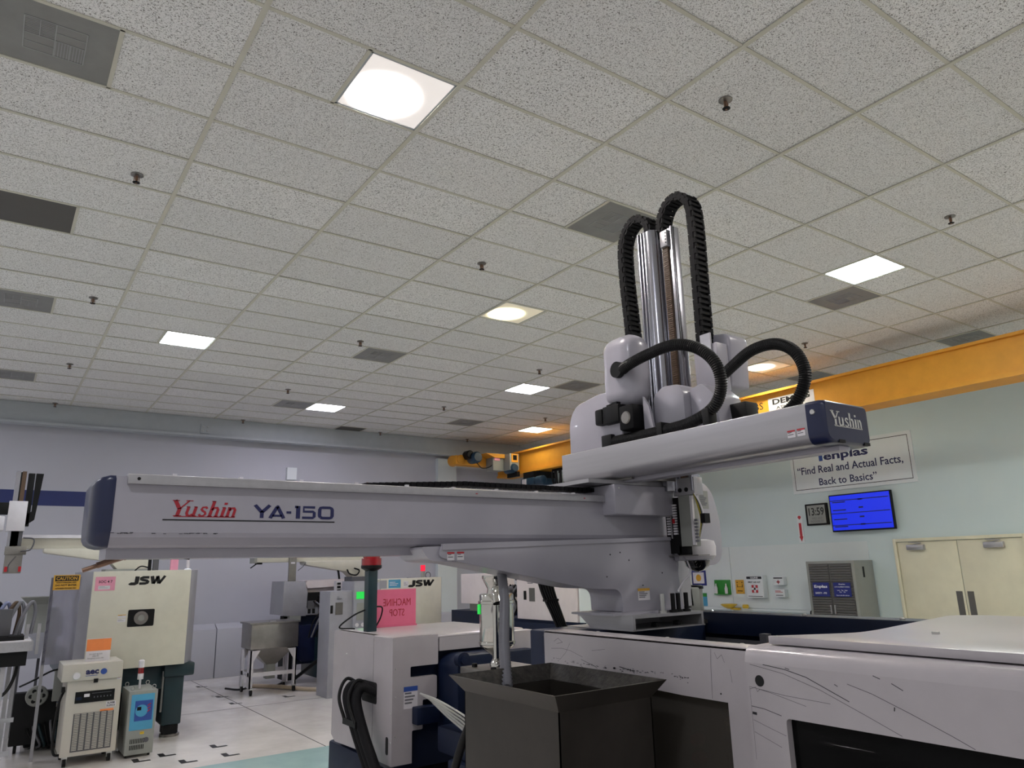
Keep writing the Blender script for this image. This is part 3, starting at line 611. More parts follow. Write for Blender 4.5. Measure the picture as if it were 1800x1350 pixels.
MB().box(2.30, 2.34, -.45, -.41, 1.2, 1.5).build('inner_post', CAVE, M)
# things glimpsed through the windows
for z in (1.18, 1.1): MB().cone((1.27, -.89, z + .06 if z > 1.15 else z + .08), [(.018, -.02), (.022, 0), (.02, .02)], 14, 'x').build('red_valve_knob', RED, M, smooth=True)
MB().tube(catmull([(1.5, -.7, 1.14), (1.45, -.75, 1.05), (1.48, -.85, .9)], 6), .008, 6).build('white_cable', HOSEW, M)
MB().cone((1.5, -1.45, 1.29), [(.035, -.03), (.04, 0), (.03, .04)], 10, 'x').build('orange_valve', ORANGE, M)
for y in (-1.61, -1.66): MB().cyl((1.5, y, 1.27), (1.5, y, 1.3), .012).build('fitting', ZINC, M)
MB().box(1.4, 1.48, -1.0, -.75, .9, 1.25).build('valve_block', BLACK, M)
MB().tube(catmull([(1.45, -1.9, 1.15), (1.45, -1.95, 1.26), (1.45, -2.05, 1.31)], 6), .008, 6).build('inner_tube', GREYINK, M)
# scuffs on the white covers
sc = MB()
def scr_line(pts, wd, x):
    pts = [Vector((0, a, b)) for a, b in pts]
    for a, b in zip(pts, pts[1:]):
        d = (b - a).normalized(); n = Vector((0, -d.z, d.y)) * wd / 2
        sc._add([(x, *(a + n).yz), (x, *(a - n).yz), (x, *(b - n).yz), (x, *(b + n).yz)], [(0, 1, 2, 3)])
X1, X2 = 1.1648, 1.1998
scr_line([(-1.28, 1.533), (-1.36, 1.525), (-1.43, 1.51), (-1.50, 1.482), (-1.56, 1.458)], .0022, X1); scr_line([(-1.23, 1.53), (-1.35, 1.513), (-1.47, 1.48), (-1.6, 1.43), (-1.7, 1.39)], .0012, X1)
scr_line([(-1.56, 1.505), (-1.63, 1.487), (-1.73, 1.45), (-1.83, 1.41), (-1.88, 1.388)], .0014, X1); scr_line([(-1.22, 1.462), (-1.35, 1.45), (-1.5, 1.445)], .001, X1)
scr_line([(-1.222, 1.455), (-1.245, 1.463), (-1.25, 1.45), (-1.26, 1.458), (-1.3, 1.452), (-1.42, 1.428)], .001, X1); scr_line([(-1.222, 1.405), (-1.27, 1.402), (-1.33, 1.39)], .0018, X1)
scr_line([(-1.225, 1.365), (-1.28, 1.35), (-1.34, 1.335)], .001, X1); scr_line([(-1.225, 1.33), (-1.32, 1.30)], .001, X1); scr_line([(-1.222, 1.46), (-1.222, 1.38), (-1.222, 1.25)], .0008, X1)
scr_line([(-1.64, 1.535), (-1.66, 1.528)], .002, X1); scr_line([(-1.69, 1.52), (-1.72, 1.505)], .002, X1); scr_line([(-1.52, 1.50), (-1.53, 1.495)], .002, X1); scr_line([(-1.36, 1.53), (-1.375, 1.527)], .002, X1)
scr_line([(-1.69, 1.46), (-1.688, 1.45)], .003, X1); scr_line([(-1.2235, 1.385), (-1.24, 1.384)], .008, X1)
for k in range(120):
    q = random.random(); y = -.13 - q * .82; dens = .35 + .65 * math.exp(-((y + .65) / .18) ** 2)
    if random.random() > dens: continue
    z = 1.453 + random.gauss(0, .0035 + .006 * max(0, q - .5)); scr_line([(y, z), (y - random.uniform(.003, .014), z + random.uniform(-.002, .002))], random.uniform(.001, .0035), X2)
scr_line([(-.35, 1.47), (-.43, 1.452), (-.45, 1.444)], .0015, X2); scr_line([(-.58, 1.462), (-.66, 1.452)], .003, X2); scr_line([(-.17, 1.53), (-.2, 1.545), (-.23, 1.53), (-.19, 1.522)], .0012, X2); scr_line([(-1.06, 1.55), (-1.07, 1.53), (-1.09, 1.545), (-1.1, 1.52)], .001, X2)
for k in range(14): y = -.12 - random.random() * .2; z = 1.435 + random.uniform(-.003, .003); scr_line([(y, z), (y - .008, z)], .002, X2)
scr_line([(-.15, 1.5), (-.22, 1.505), (-.28, 1.50), (-.36, 1.48)], .001, X2); scr_line([(-.28, 1.53), (-.25, 1.49), (-.21, 1.46), (-.18, 1.462)], .001, X2)
scr_line([(-1.045, 1.56), (-1.04, 1.5), (-1.035, 1.4)], .0012, X2); scr_line([(-1.12, 1.5), (-1.125, 1.46)], .001, X2); scr_line([(-.42, 1.51), (-.50, 1.52)], .001, X2); scr_line([(-.34, 1.45), (-.36, 1.438)], .0015, X2)
o = sc.build('scuff_marks', INK, M); o['kind'] = 'stuff'
for y, z in ((-1.0735, 1.4195),): MB().cone((1.2, y, z), [(.003, 0), (.003, -.0008)], 8, 'x').build('screw_hole', DARK, M)
# injection unit cover (white box, left)
CX, CY0, CY1, CZ0, CZ1 = 1.45, 1.93, 2.98, .62, 1.40
IC = MB().prism(poly([(2.24, CZ0), (2.24, CZ1), (CY1, CZ1), (CY1, CZ0 + .02), (2.9, CZ0 - .02)], [0, .0, .03, 0, 0]), 'x', CX, CX + .05).build('injection_cover_side', MWHITE, M)
ic2 = MB().box(CX, CX + .05, CY0 + .04, 2.233, .60, CZ1 - .005).build('injection_cover_corner', MWHITE, M)
# front face with its stepped cut-out
MB().prism(poly([(1.45, .60), (1.45, CZ1), (1.80, CZ1), (1.80, 1.205), (1.585, 1.205), (1.585, 1.135), (1.79, 1.135), (1.79, .985), (1.68, .985), (1.68, .80), (1.60, .80), (1.60, .60)],
          [0, 0, 0, .01, .01, .01, .015, .01, .01, .01, .01, 0]), 'y', CY0, CY0 + .04).build('injection_cover_front', MWHITE, M)
MB().box(CX, 2.55, CY0, CY1, CZ1 - .03, CZ1).build('injection_cover_top', MWHITE, M, bevel=.018)
MB().box(CX + .3, CX + .302, CY0, CY1, CZ1, CZ1 + .001).bm.free()
MB().box(1.812, 2.55, CY0, CY0 + .04, 1.29, CZ1 - .02).build('injection_rear_cover', MWHITE, M)
MB().prism(poly([(2.3, .9), (2.3, 1.39), (2.56, 1.39), (2.56, .9)], [0, 0, .03, 0]), 'y', 1.80, 1.84).build('barrel_guard', MWHITE, M)
MB().box(2.3, 2.56, 1.84, 1.93, 1.34, 1.39).build('guard_top', MWHITE, M)
MB().box(1.5, 2.5, 2.0, 2.9, .55, 1.36).build('injection_housing', NAVY, M)
MB().prism(poly([(1.82, .75), (1.82, 1.22), (1.9, 1.27), (2.5, 1.27), (2.5, .75)], .04), 'y', 1.7, 1.98).build('injection_casting', NAVY, M, bevel=.01)
MB().cone((1.86, 1.7, 1.245), [(.05, -.02), (.05, .03)], 18, 'y').cone((1.86, 1.68, 1.245), [(.025, -.012), (.025, .0)], 12, 'y').build('pivot_boss', NAVY, M, smooth=True)
MB().cyl((1.95, 1.9, 1.1), (1.95, .42, 1.1), .09, n=20).build('barrel', STEEL, M, smooth=True)
MB().box(1.66, 1.95, .5, 1.7, .70, .86).build('carriage_block', NAVY, M, bevel=.02); MB().box(1.62, 1.78, .9, 1.5, .5, .7).build('carriage_motor', NAVY, M, bevel=.02)
MB().box(1.6, 1.78, 1.86, 1.95, .84, .95).build('manifold', NAVY, M, bevel=.008)
MB().box(1.62, 2.3, .45, .55, .52, 1.45).build('platen_rib', NAVY, M); MB().box(2.3, 2.45, .55, 1.2, .9, 1.40).build('barrel_cover_navy', NAVY, M, bevel=.01)
for k in range(5):
    MB().tube(catmull([(1.62 + k * .02, 1.85, 1.04 - k * .012), (1.63 + k * .012, 1.6, 1.02 - k * .022), (1.62 + k * .008, 1.2, .96 - k * .03), (1.55, .7, .86 - k * .035)], 8), .0065 if k < 4 else .010, 8).build('white_cable', HOSEW, M, smooth=True)
MB().tube(catmull([(1.25, .55, 1.16), (1.2, .62, .98), (1.2, .75, .72), (1.22, .8, .5)], 8), .022, 10).build('black_hose', RUBBER, M, smooth=True)
MB().box(1.47, 1.9, 2.45, 3.08, .2, .58).build('lower_cabinet', NAVY, M, bevel=.02)
for y, z in ((2.72, 1.24), (2.75, .8), (1.95, .74), (1.95, .92)): MB().cone((CX, y, z), [(.008, 0), (.006, -.004)], 8, 'x').build('screw', ZINC, M)
for z in (.78, 1.02, 1.2): MB().cone((1.475, CY0, z), [(.007, 0), (.005, -.004)], 8, 'y').build('screw', ZINC, M)
MB().prism(poly([(2.02, .66), (2.02, .77), (1.98, .77), (1.98, .66)], .018), 'x', CX - .001, CX).build('slot', DARK, M)
sticker(M, '-y', (1.535, CY0, .94), .105, .14, head=BLUEINK, lines=4)
# hose bundle leaving the side cover
MB().prism(poly([(2.17, .95), (2.17, 1.09), (2.42, 1.09), (2.42, .95)], .02), 'x', CX - .002, CX).build('hose_opening', DARK, M)
for k in range(3):
    MB().tube(catmull([(CX + .02, 2.20 + .07 * k, 1.02), (CX - .07, 2.25 + .08 * k, 1.06), (CX - .12, 2.24 + .08 * k, .98), (CX - .11, 2.12 + .07 * k, .78), (CX - .09, 1.96 + .07 * k, .58), (CX - .05, 1.8 + .07 * k, .3)], 8), .034, 12).build('braided_hose', CHAINM, M, smooth=True)
MB().tube(catmull([(CX, 2.42, 1.04), (CX - .1, 2.46, 1.10), (CX - .165, 2.44, .99), (CX - .15, 2.36, .84)], 8), .012, 8).tube(catmull([(CX, 2.26, 1.05), (CX - .1, 2.28, 1.105), (CX - .165, 2.27, .99), (CX - .15, 2.18, .84)], 8), .012, 8).box(CX - .16, CX - .145, 2.16, 2.38, .82, .86).build('hose_clamp', BLACK, M)
# beacon on its pole
bc = thing('warning_beacon', 'red rotating beacon on a dark green pole standing on the white cover', 'beacon', (1.585, 2.6, CZ1), None)
MB().box(1.545, 1.62, 2.56, 2.64, CZ1, 1.86).build('pole', TEAL, bc, bevel=.004)
MB().cone((1.583, 2.6, 1.87), [(.03, -.03), (.075, -.005), (.08, .0), (.08, .02)], 24).build('base', BLACK, bc)
MB().cone((1.583, 2.6, 1.882), [(.078, 0), (.078, .06), (.066, .065), (.066, .14), (.055, .15)], 28).build('lens', REDLENS, bc, smooth=True)
MB().tube(catmull([(1.54, 2.6, 1.56), (1.45, 2.62, 1.52), (1.36, 2.66, 1.44), (1.5, 2.7, CZ1 + .02)], 8), .006, 6).build('cord', BLACK, bc)
MB().tube(catmull([(1.62, 2.6, 1.58), (1.68, 2.6, 1.57), (1.67, 2.6, 1.5), (1.63, 2.6, 1.43)], 8), .006, 6).build('cord', BLACK, bc)
# pink acrylic sign
pk = thing('machine_stop_sign', 'translucent pink acrylic panel reading MACHINE STOP in mirror image', 'sign', (2.05, 2.9, CZ1), None)
MB().box(1.77, 2.13, 2.9, 2.906, CZ1, 1.695).build('acrylic_sheet', ACRYL, pk)
text('MACHINE\nSTOP', pk, LOGORED, (1.83, 2.9, 1.48), '-y', .25, .14, .0, mirror=True)
MB().box(1.77, 2.13, 2.88, 2.93, CZ1, 1.412).build('base_strip', ACRYL, pk)
# material loader
ld = thing('material_loader', 'polished steel vacuum material loader on a thick bolted plate above the barrel', 'hopper', (1.87, 1.3, 1.19), None)
MB().box(1.71, 2.10, 1.05, 1.48, 1.195, 1.235).build('mounting_plate', STEEL, ld, bevel=.003)
MB().cone((1.88, 1.3, 1.235), [(.05, 0), (.05, .02), (.03, .05), (.035, .07), (.105, .12), (.112, .13), (.112, .44), (.105, .45)], 28).build('vessel', SHINY, ld, smooth=True)
for z in (1.37, 1.62): MB().cone((1.88, 1.3, z), [(.112, 0), (.119, .004), (.119, .02), (.112, .024)], 28).build('clamp_band', SHINY, ld, smooth=True)
MB().cone((1.865, 1.3, 1.685), [(.05, 0), (.045, .03), (.075, .09), (.08, .10), (.08, .115)], 24).build('top_cone', SHINY, ld, smooth=True)
MB().tube(catmull([(1.87, 1.27, 1.71), (1.83, 1.22, 1.715), (1.80, 1.18, 1.69), (1.79, 1.15, 1.63)], 6), .03, 16, cap=False).build('outlet_elbow', SHINY, ld, smooth=True)
MB().cone((1.79, 1.15, 1.632), [(.029, 0), (.029, -.002)], 16).build('outlet_opening', DARK, ld)
MB().cyl((1.8, 1.19, 1.3), (1.8, 1.19, 1.62), .018).build('level_tube', SHINY, ld, smooth=True); MB().box(1.82, 1.87, 1.16, 1.2, 1.46, 1.52).build('toggle_latch', ZINC, ld)
for x, y in ((1.75, 1.15), (1.77, 1.40), (2.05, 1.12)): MB().cone((x, y, 1.235), [(.02, 0), (.02, .018), (.015, .022)], 6).build('plate_bolt', BLACK, ld)
MB().box(1.765, 1.772, 1.33, 1.35, 1.56, 1.62).build('green_window', GREENL, ld)
hs = tag(corrugated([(.83, -.34, 1.40), (.95, -.15, 1.55), (1.10, .06, 1.70), (1.21, .25, 1.86)], .024, .02, .36, 14).build('corrugated_hose', HOSEG, smooth=False), 'grey ribbed hose dropping from under the robot bracket into the steel bin', 'hose')

# ================================================================== STEEL BIN
B = thing('steel_bin', 'tall brushed stainless bin with flared rim standing before the machine', 'bin', (.85, -.6, 0), None)
bx0, bx1, by0, by1, zb = .645, 1.05, -.895, -.33, 1.405
rx0, rx1, ry0, ry1, zt = .605, 1.095, -.93, -.28, 1.46
MB().box(bx0, bx0 + .004, by0, by1, .12, zb).build('side_panel', BINST, B); MB().box(bx1 - .004, bx1, by0, by1, .12, zb).build('side_panel', BINST, B)
MB().box(bx0, bx1, by0, by0 + .004, .12, zb).build('front_panel', BINST, B); MB().box(bx0, bx1, by1 - .004, by1, .12, zb).build('back_panel', BINST, B); MB().box(bx0, bx1, by0, by1, .1, .12).build('bottom', BINST, B)
lo = [(bx0, by0, zb), (bx1, by0, zb), (bx1, by1, zb), (bx0, by1, zb)]; hi = [(rx0, ry0, zt), (rx1, ry0, zt), (rx1, ry1, zt), (rx0, ry1, zt)]
for k in range(4):
    a, b = k, (k + 1) % 4; n = Vector(((0, 1), (-1, 0), (0, -1), (1, 0))[k] + (0,)) * .003
    q = [Vector(lo[a]), Vector(lo[b]), Vector(hi[b]), Vector(hi[a])]; MB().hexa(q, [v + n + Vector((0, 0, .0015)) for v in q]).build('rim_flare', BINST if k in (0, 3) else RESID, B)
    q2 = [Vector(hi[a]), Vector(hi[b])]
MB().box(bx0 + .004, bx1 - .004, by0 + .004, by1 - .004, 1.2, 1.22).build('pellets', CONC, B, kind='stuff')
for x in (bx0 + .05, bx1 - .05):
    for y in (by0 + .05, by1 - .05): MB().cone((x - .012, y, .045), [(.045, 0), (.045, .024)], 16, 'x').box(x - .018, x + .018, y - .02, y + .02, .05, .1).build('caster', RUBBER, B)

# ================================================================== TAKE-OUT ROBOT
R = thing('take_out_robot', 'large pale lavender take-out robot spanning the picture over the machine', 'robot', (1.95, .2, 1.53), None)
# riser with open front
rs = MB().box(1.75, 2.26, -.1, .32, 1.588, 1.602).prism([(-.1, 1.533), (-.1, 1.588), (.3, 1.588), (.22, 1.533)], 'x', 1.75, 1.765).box(2.245, 2.26, -.1, .45, 1.533, 1.588).box(1.765, 2.245, .2, .25, 1.533, 1.588).build('riser', ALU, R)
MB().box(1.74, 2.27, -.1, .4, 1.53, 1.535).build('riser_foot_plate', ALU, R)
MB().prism([(1.69, 1.602), (1.69, 1.612), (2.26, 1.612), (2.26, 1.602)], 'y', -.02, .30).build('riser_plate', WHITE, R)
for x in (1.82, 1.98, 2.14): MB().cone((x, -.02, 1.535), [(.02, 0), (.02, .02), (.012, .022)], 6).build('hex_bolt', BLACK, R)
for x in (2.0, 2.08, 2.12, 2.18): MB().cone((x, -.06, 1.602), [(.022, 0), (.022, .012), (.012, .014), (.012, .095)], 12).build('tall_bolt', ZINC if x == 2.0 else BLACK, R, smooth=True)
# bracket (kick frame): tapering plate, arch and foot
prof = poly([(.76, 1.955), (2.22, 1.985), (2.27, 1.612), (1.82, 1.612), (1.815, 1.725), (1.60, 1.735), (.86, 1.875), (.74, 1.90)], [.02, 0, 0, 0, .09, .05, .03, .06], 8)
MB().prism(prof, 'y', .04, .052).build('bracket_front_plate', WHITE, R, bevel=.002)
prof2 = poly([(.66, 1.945), (2.22, 1.975), (2.27, 1.614), (1.83, 1.614), (1.825, 1.725), (1.61, 1.738), (.86, 1.877), (.70, 1.885)], [.02, 0, 0, 0, .09, .05, .03, .07], 8)
MB().prism(prof2, 'y', .052, .30).build('bracket_body', WHITE, R)
MB().prism(poly([(.76, 1.93), (.76, 1.957), (2.2, 1.99), (2.2, 1.972)], 0), 'y', .034, .052).build('bracket_top_lip', WHITE, R)
sticker(R, '-y', (.785, .04, 1.885), .036, .036, head=REDINK, lines=2, ink=INK); sticker(R, '-y', (.835, .04, 1.886), .036, .036, head=REDINK, lines=2, ink=INK)
sticker(R, '-y', (1.93, .04, 1.665), .085, .06, head=YELLOW, lines=4)
for x, z in ((1.75, 1.90), (1.82, 1.91), (1.88, 1.87), (1.97, 1.74), (2.12, 1.80), (1.72, 1.79)): MB().cone((x, .04, z), [(.004, 0), (.004, -.0006)], 8, 'y').build('tapped_hole', DARK, R)
for x in (1.87, 1.98): MB().cone((x, .2, 1.614), [(.02, 0), (.02, .025)], 6).build('hex_bolt', BLACK, R)
# traverse beam
bp = [(.10, 2.178), (.10, 2.002), (.105, 1.985), (.125, 1.958), (.14, 1.95), (.17, 1.948), (.17, 1.912), (.36, 1.912), (.36, 1.95), (.39, 1.958), (.41, 1.985), (.415, 2.0), (.415, 2.2), (.10, 2.2)]
MB().prism([(a, b) for a, b in bp], 'x', -.535, 2.3).build('traverse_beam', WHITE, R)
MB().prism([(.075, 2.172), (.075, 2.205), (.085, 2.208), (.12, 2.208), (.12, 2.2), (.1, 2.195), (.1, 2.172)], 'x', -.50, 1.86).build('beam_top_rail', ALU, R, bevel=.001)
MB().prism([(-.46, 1.912), (-.46, 1.948), (.7, 1.948), (.7, 1.912)], 'y', .145, .17).bm.free()
cp = MB()
secs = []
for x, s in ((-.534, 1.0), (-.552, 1.0), (-.575, .93), (-.592, .80), (-.602, .6)):
    cy, cz = .2575, 2.065; secs.append([(x, cy + (a - cy) * s, cz + (b - cz) * (.35 + .65 * s)) for a, b in poly([(.098, 2.203), (.098, 2.0), (.135, 1.95), (.38, 1.95), (.417, 2.0), (.417, 2.203)], [.02, .02, .01, .01, .02, .02], 3)])
n = len(secs[0]); vs = [v for s_ in secs for v in s_]; fs = [tuple(range(n)), tuple(range(len(vs) - n, len(vs)))[::-1]]
for q in range(len(secs) - 1):
    for k in range(n): fs.append((q * n + k, q * n + (k + 1) % n, (q + 1) * n + (k + 1) % n, (q + 1) * n + k))
cp._add(vs, fs); cp.build('beam_end_cap', CAPBLUE, R, smooth=True, label='navy blue rounded end cap')
strokes(YU, R, LOGORED, (-.35, .10, 2.062), '-y', .232, .058, shear=.22)
strokes(YAL, R, NAVYINK, (-.045, .10, 2.060), '-y', .322, .050, W0=4.8, name='model_number', k=1.25)
MB().box(-.372, .283, .0985, .10, 2.046, 2.0505).build('logo_underline', INK, R)
sm = MB()
for k in range(26):
    x = -.54 + random.random() ** 1.5 * .36; z = 1.999 + random.uniform(-.002, .002); sm.box(x, x + random.uniform(.004, .018), .0993, .1, z, z + random.uniform(.0008, .0022))
sm.build('paint_chips', INK, R, kind='stuff')
MB().cone((-.465, .075, 2.19), [(.006, 0), (.006, -.0006)], 12, 'y').build('hole', DARK, R)
for k in range(9): MB().box(-.35 + k * .24, -.335 + k * .24, .10, .115, 2.208, 2.217).build('clip', PAPER, R)
for k in (.96, 1.62): MB().box(k, k + .01, .0735, .075, 2.185, 2.189).build('red_mark', REDINK, R)
# cable chain lying in the tray
ch = MB()
for k in range(44): x = .45 + k * .031; z = 2.204 + .028 * min(1, k / 16); ch.box(x, x + .024, .16, .24, z, z + .022).box(x + .010, x + .034, .165, .235, z + .003, z + .018)
ch.build('tray_cable_chain', CHAINM, R, kind='stuff')
# carriage
MB().box(1.77, 2.22, .0, .45, 2.10, 2.262).build('carriage_cover', WHITE, R, bevel=.012)
MB().box(1.62, 2.2, .03, .4, 2.265, 2.285).build('carriage_plate', ALU, R); MB().box(1.85, 2.25, -.05, .4, 2.285, 2.31).build('carriage_slide', STEEL, R)
MB().cone((1.80, .0, 2.24), [(.006, 0), (.005, -.003)], 8, 'y').build('screw', ZINC, R)
# kick beam
KX0, KX1, KY0, KY1, KZ0, KZ1 = 1.75, 2.05, -1.165, .40, 2.295, 2.462
kp = poly([(KX0, KZ1), (KX0, KZ0), (KX0 + .13, KZ0 - .0), (KX1 - .05, KZ0), (KX1, KZ0 + .02), (KX1, KZ1)], [.006, .05, 0, 0, .02, .01], 6)
MB().prism(kp, 'y', KY0, KY1).build('kick_beam', ALU, R, smooth=True)
MB().box(KX0 + .12, KX1 - .1, KY0 - .05, KY1 - .1, KZ0 - .022, KZ0 + .002).build('kick_beam_rail', WHITE, R, bevel=.004)
cap = MB(); secs = []
for y, s in ((KY0, 1.0), (KY0 - .055, 1.0), (KY0 - .075, .95), (KY0 - .083, .86)):
    cx, cz = (KX0 + KX1) / 2, (KZ0 + KZ1) / 2; pr_ = poly([(KX0 - .004, KZ1 + .004), (KX0 - .004, KZ0 - .004), (KX1 + .004, KZ0 - .004), (KX1 + .004, KZ1 + .004)], [.02, .05, .03, .02], 5)
    secs.append([(cx + (a - cx) * (1 - (1 - s) * .35), y, cz + (b - cz) * s) for a, b in pr_])
n = len(secs[0]); vs = [v for s_ in secs for v in s_]; fs = [tuple(range(n)), tuple(range(len(vs) - n, len(vs)))[::-1]]
for q in range(len(secs) - 1):
    for k in range(n): fs.append((q * n + k, q * n + (k + 1) % n, (q + 1) * n + (k + 1) % n, (q + 1) * n + k))
cap._add(vs, fs); kc = cap.build('kick_beam_cap', CAPBLUE, R, smooth=True, label='navy blue end cap with silver lettering')
strokes(YU, R, LOGOSIL, (1.79, KY0 - .083, 2.362), '-y', .21, .06)
MB().cone((KX0 - .004, KY0 - .03, 2.42), [(.012, 0), (.01, -.004)], 10, 'x').build('cap_screw', ZINC, R)
for x in (1.82, 2.0): MB().box(x, x + .04, KY0 - .086, KY0 - .06, 2.296, 2.308).build('cap_slot', DARK, R)
sticker(R, '-x', (KX0, -1.07, 2.333), .035, .03, head=REDINK, lines=2, ink=INK); sticker(R, '-x', (KX0, -1.115, 2.334), .035, .03, head=REDINK, lines=2, ink=INK)
# big white rear cover on the kick beam
MB().prism(poly([(.47, 2.462), (.47, 2.68), (.41, 2.765), (.17, 2.80), (.02, 2.76), (.02, 2.462)], [0, .06, .08, .04, .02, 0]), 'x', 1.87, 2.10).build('rear_motor_cover', WHITE, R, bevel=.01, seg=3)
for y, z in ((.12, 2.48), (.06, 2.48)): MB().cone((1.87, y, z), [(.005, 0), (.004, -.003)], 8, 'x').build('screw', ZINC, R)
# pill cover
PX0, PX1 = 1.87, 2.05
MB().box(PX0 - .02, PX1 - .01, -.10, .165, 2.685, 3.10).build('arm_motor_cover', WHITE, R, bevel=.085, seg=7)
for y, z in ((-.05, 3.0), (-.05, 2.80)): MB().cone((PX0 + .02, y, z), [(.006, 0), (.005, -.005)], 8, 'x').build('screw', ZINC, R)
# servo motors
MB().box(1.83, 1.91, .0, .13, 2.60, 2.70).build('servo_motor', BLACK, R, bevel=.008); MB().box(1.825, 1.915, .13, .19, 2.605, 2.695).build('servo_encoder', BLACK, R, bevel=.012)
MB().box(1.84, 1.87, .02, .06, 2.70, 2.715).build('servo_connector', BLACK, R); MB().cyl((1.84, .1, 2.7), (1.92, -.02, 2.74), .008).build('servo_cable', BLACK, R)
MB().box(1.83, 1.95, -.11, .0, 2.545, 2.68).build('gearbox', CHAINM, R, bevel=.012); MB().cone((1.83, -.055, 2.61), [(.035, 0), (.03, -.006)], 16, 'x').build('gearbox_boss', STEEL, R)
MB().box(2.1, 2.2, -.62, -.46, 2.47, 2.62).build('servo_motor', BLACK, R, bevel=.008); MB().box(2.097, 2.1, -.52, -.49, 2.53, 2.57).build('motor_label', PAPER, R)
MB().prism([(-.12, 2.47), (-.12, 2.72), (-.16, 2.66), (-.2, 2.47)], 'x', 1.9, 1.915).build('gusset', WHITE, R)
# carriage covers round arm two
MB().prism(poly([(-.14, 2.47), (-.15, 2.72), (-.22, 2.76), (-.33, 2.75), (-.36, 2.70), (-.36, 2.47)], [0, .02, .02, .02, .02, 0]), 'x', 1.95, 2.11).build('front_carriage_cover', WHITE, R, bevel=.006)
MB().prism(poly([(-.36, 2.47), (-.36, 2.72), (-.44, 2.74), (-.52, 2.66), (-.54, 2.47)], [0, .01, .03, .02, 0]), 'x', 2.0, 2.2).build('side_carriage_cover', WHITE, R, bevel=.006)
MB().prism(poly([(-.22, 3.10), (-.22, 2.76), (-.40, 2.76), (-.42, 3.06)], [.05, .02, .02, .05]), 'x', 2.29, 2.45).build('second_arm_cover', WHITE, R, bevel=.02, seg=3)
MB().box(2.2, 2.29, -.40, -.24, 2.74, 3.0).build('second_arm_bracket', WHITE, R, bevel=.004)
# vertical arms: ribbed profiles
def arm(y1, y0, z0, z1, name):
    a = thing  # profile seen from -x: ribs
    m = MB().box(2.2, 2.25, y0, y1, z0, z1).build(name, CHROME, R, bevel=.004)
    w_ = y1 - y0
    for f in (.06, .30, .52): MB().box(2.186, 2.2, y1 - w_ * f - .014, y1 - w_ * f, z0, z1).build('profile_rib', CHROME, m, bevel=.003)
    return m
a1 = arm(.125, .012, 2.235, 3.83, 'vertical_arm')
MB().cone((2.19, -.005, 2.235), [(.045, 0), (.045, 1.56)], 24).build('round_arm_face', CHROME, R, smooth=True)
a2 = MB().box(2.2, 2.25, -.165, -.02, 2.225, 3.78).build('vertical_arm', CHROME, R, bevel=.004)
MB().box(2.185, 2.2, -.055, -.035, 2.225, 3.78).box(2.185, 2.2, -.165, -.15, 2.225, 3.78).build('profile_rib', CHROME, a2, bevel=.003)
MB().box(2.19, 2.2, -.125, -.08, 2.3, 3.72).build('drive_belt', BROWN, a2)
tt = MB()
for k in range(110): z = 2.32 + k * .0126; tt.box(2.186, 2.191, -.123, -.085, z, z + .006)
tt.build('belt_teeth', BROWN, a2, kind='stuff')
MB().box(2.17, 2.2, -.14, -.085, 3.66, 3.76).build('belt_clamp', ALU, a2, bevel=.003)
for z in (3.68, 3.70, 3.72, 3.74): MB().cone((2.17, -.13, z), [(.004, 0), (.004, -.003)], 6, 'x').build('clamp_screw', BLACK, a2)
MB().cone((2.2, -.035, 3.755), [(.008, 0), (.006, -.006)], 10, 'x').build('screw', BLACK, a2)
# cable chains on top
def chain(path, wx, name):
    P = catmull(path, 12); L = [0]
    for a, b in zip(P, P[1:]): L.append(L[-1] + (b - a).length)
    pitch = .033; N = int(L[-1] / pitch); c = MB(); j = 0; prev = None
    for k in range(N):
        s = (k + .5) * pitch
        while j < len(L) - 2 and L[j + 1] < s: j += 1
        p = P[j].lerp(P[j + 1], (s - L[j]) / (L[j + 1] - L[j])); d = (P[min(j + 2, len(P) - 1)] - P[max(j - 1, 0)]).normalized(); n = Vector((1, 0, 0)).cross(d)
        X = Vector((1, 0, 0))
        def bx(u0, u1, v0, v1, w0, w1):
            q = [p + X * a + n * b + d * c_ for a in (u0, u1) for b in (v0, v1) for c_ in (w0, w1)]
            c._add(q, [(0, 1, 3, 2), (4, 6, 7, 5), (0, 4, 5, 1), (2, 3, 7, 6), (0, 2, 6, 4), (1, 5, 7, 3)])
        e = .0 if k % 2 else .004; bx(-wx - e, -wx + .012, -.027 + e, .027 - e, -.0145, .0145); bx(wx - .012, wx + e, -.027 + e, .027 - e, -.0145, .0145); bx(-wx - .005, -wx + .01, -.012, .012, -.02, .012)
        bx(-wx + .004, -wx + .015, -.02, .02, -.022, .01); bx(-wx + .01, wx - .01, .018, .024, -.006, .01); bx(-wx + .01, wx - .01, -.024, -.018, -.006, .01); bx(-wx + .02, wx - .02, -.012, .012, -.018, .018)
    o = c.build(name, CHAINM, R); o['kind'] = 'stuff'; return o
chain([(2.25, .255, 3.08), (2.25, .27, 3.35), (2.25, .285, 3.6), (2.25, .28, 3.82), (2.25, .225, 3.925), (2.25, .14, 3.955), (2.25, .06, 3.90), (2.25, .035, 3.80)], .045, 'cable_chain')
chain([(2.25, -.055, 3.74), (2.25, -.06, 3.86), (2.25, -.12, 3.945), (2.25, -.21, 3.955), (2.25, -.28, 3.88), (2.25, -.295, 3.72), (2.25, -.29, 3.4), (2.25, -.285, 3.02)], .045, 'cable_chain')
MB().box(2.19, 2.2, -.37, -.30, 2.93, 3.06).build('chain_anchor_plate', ALU, R)
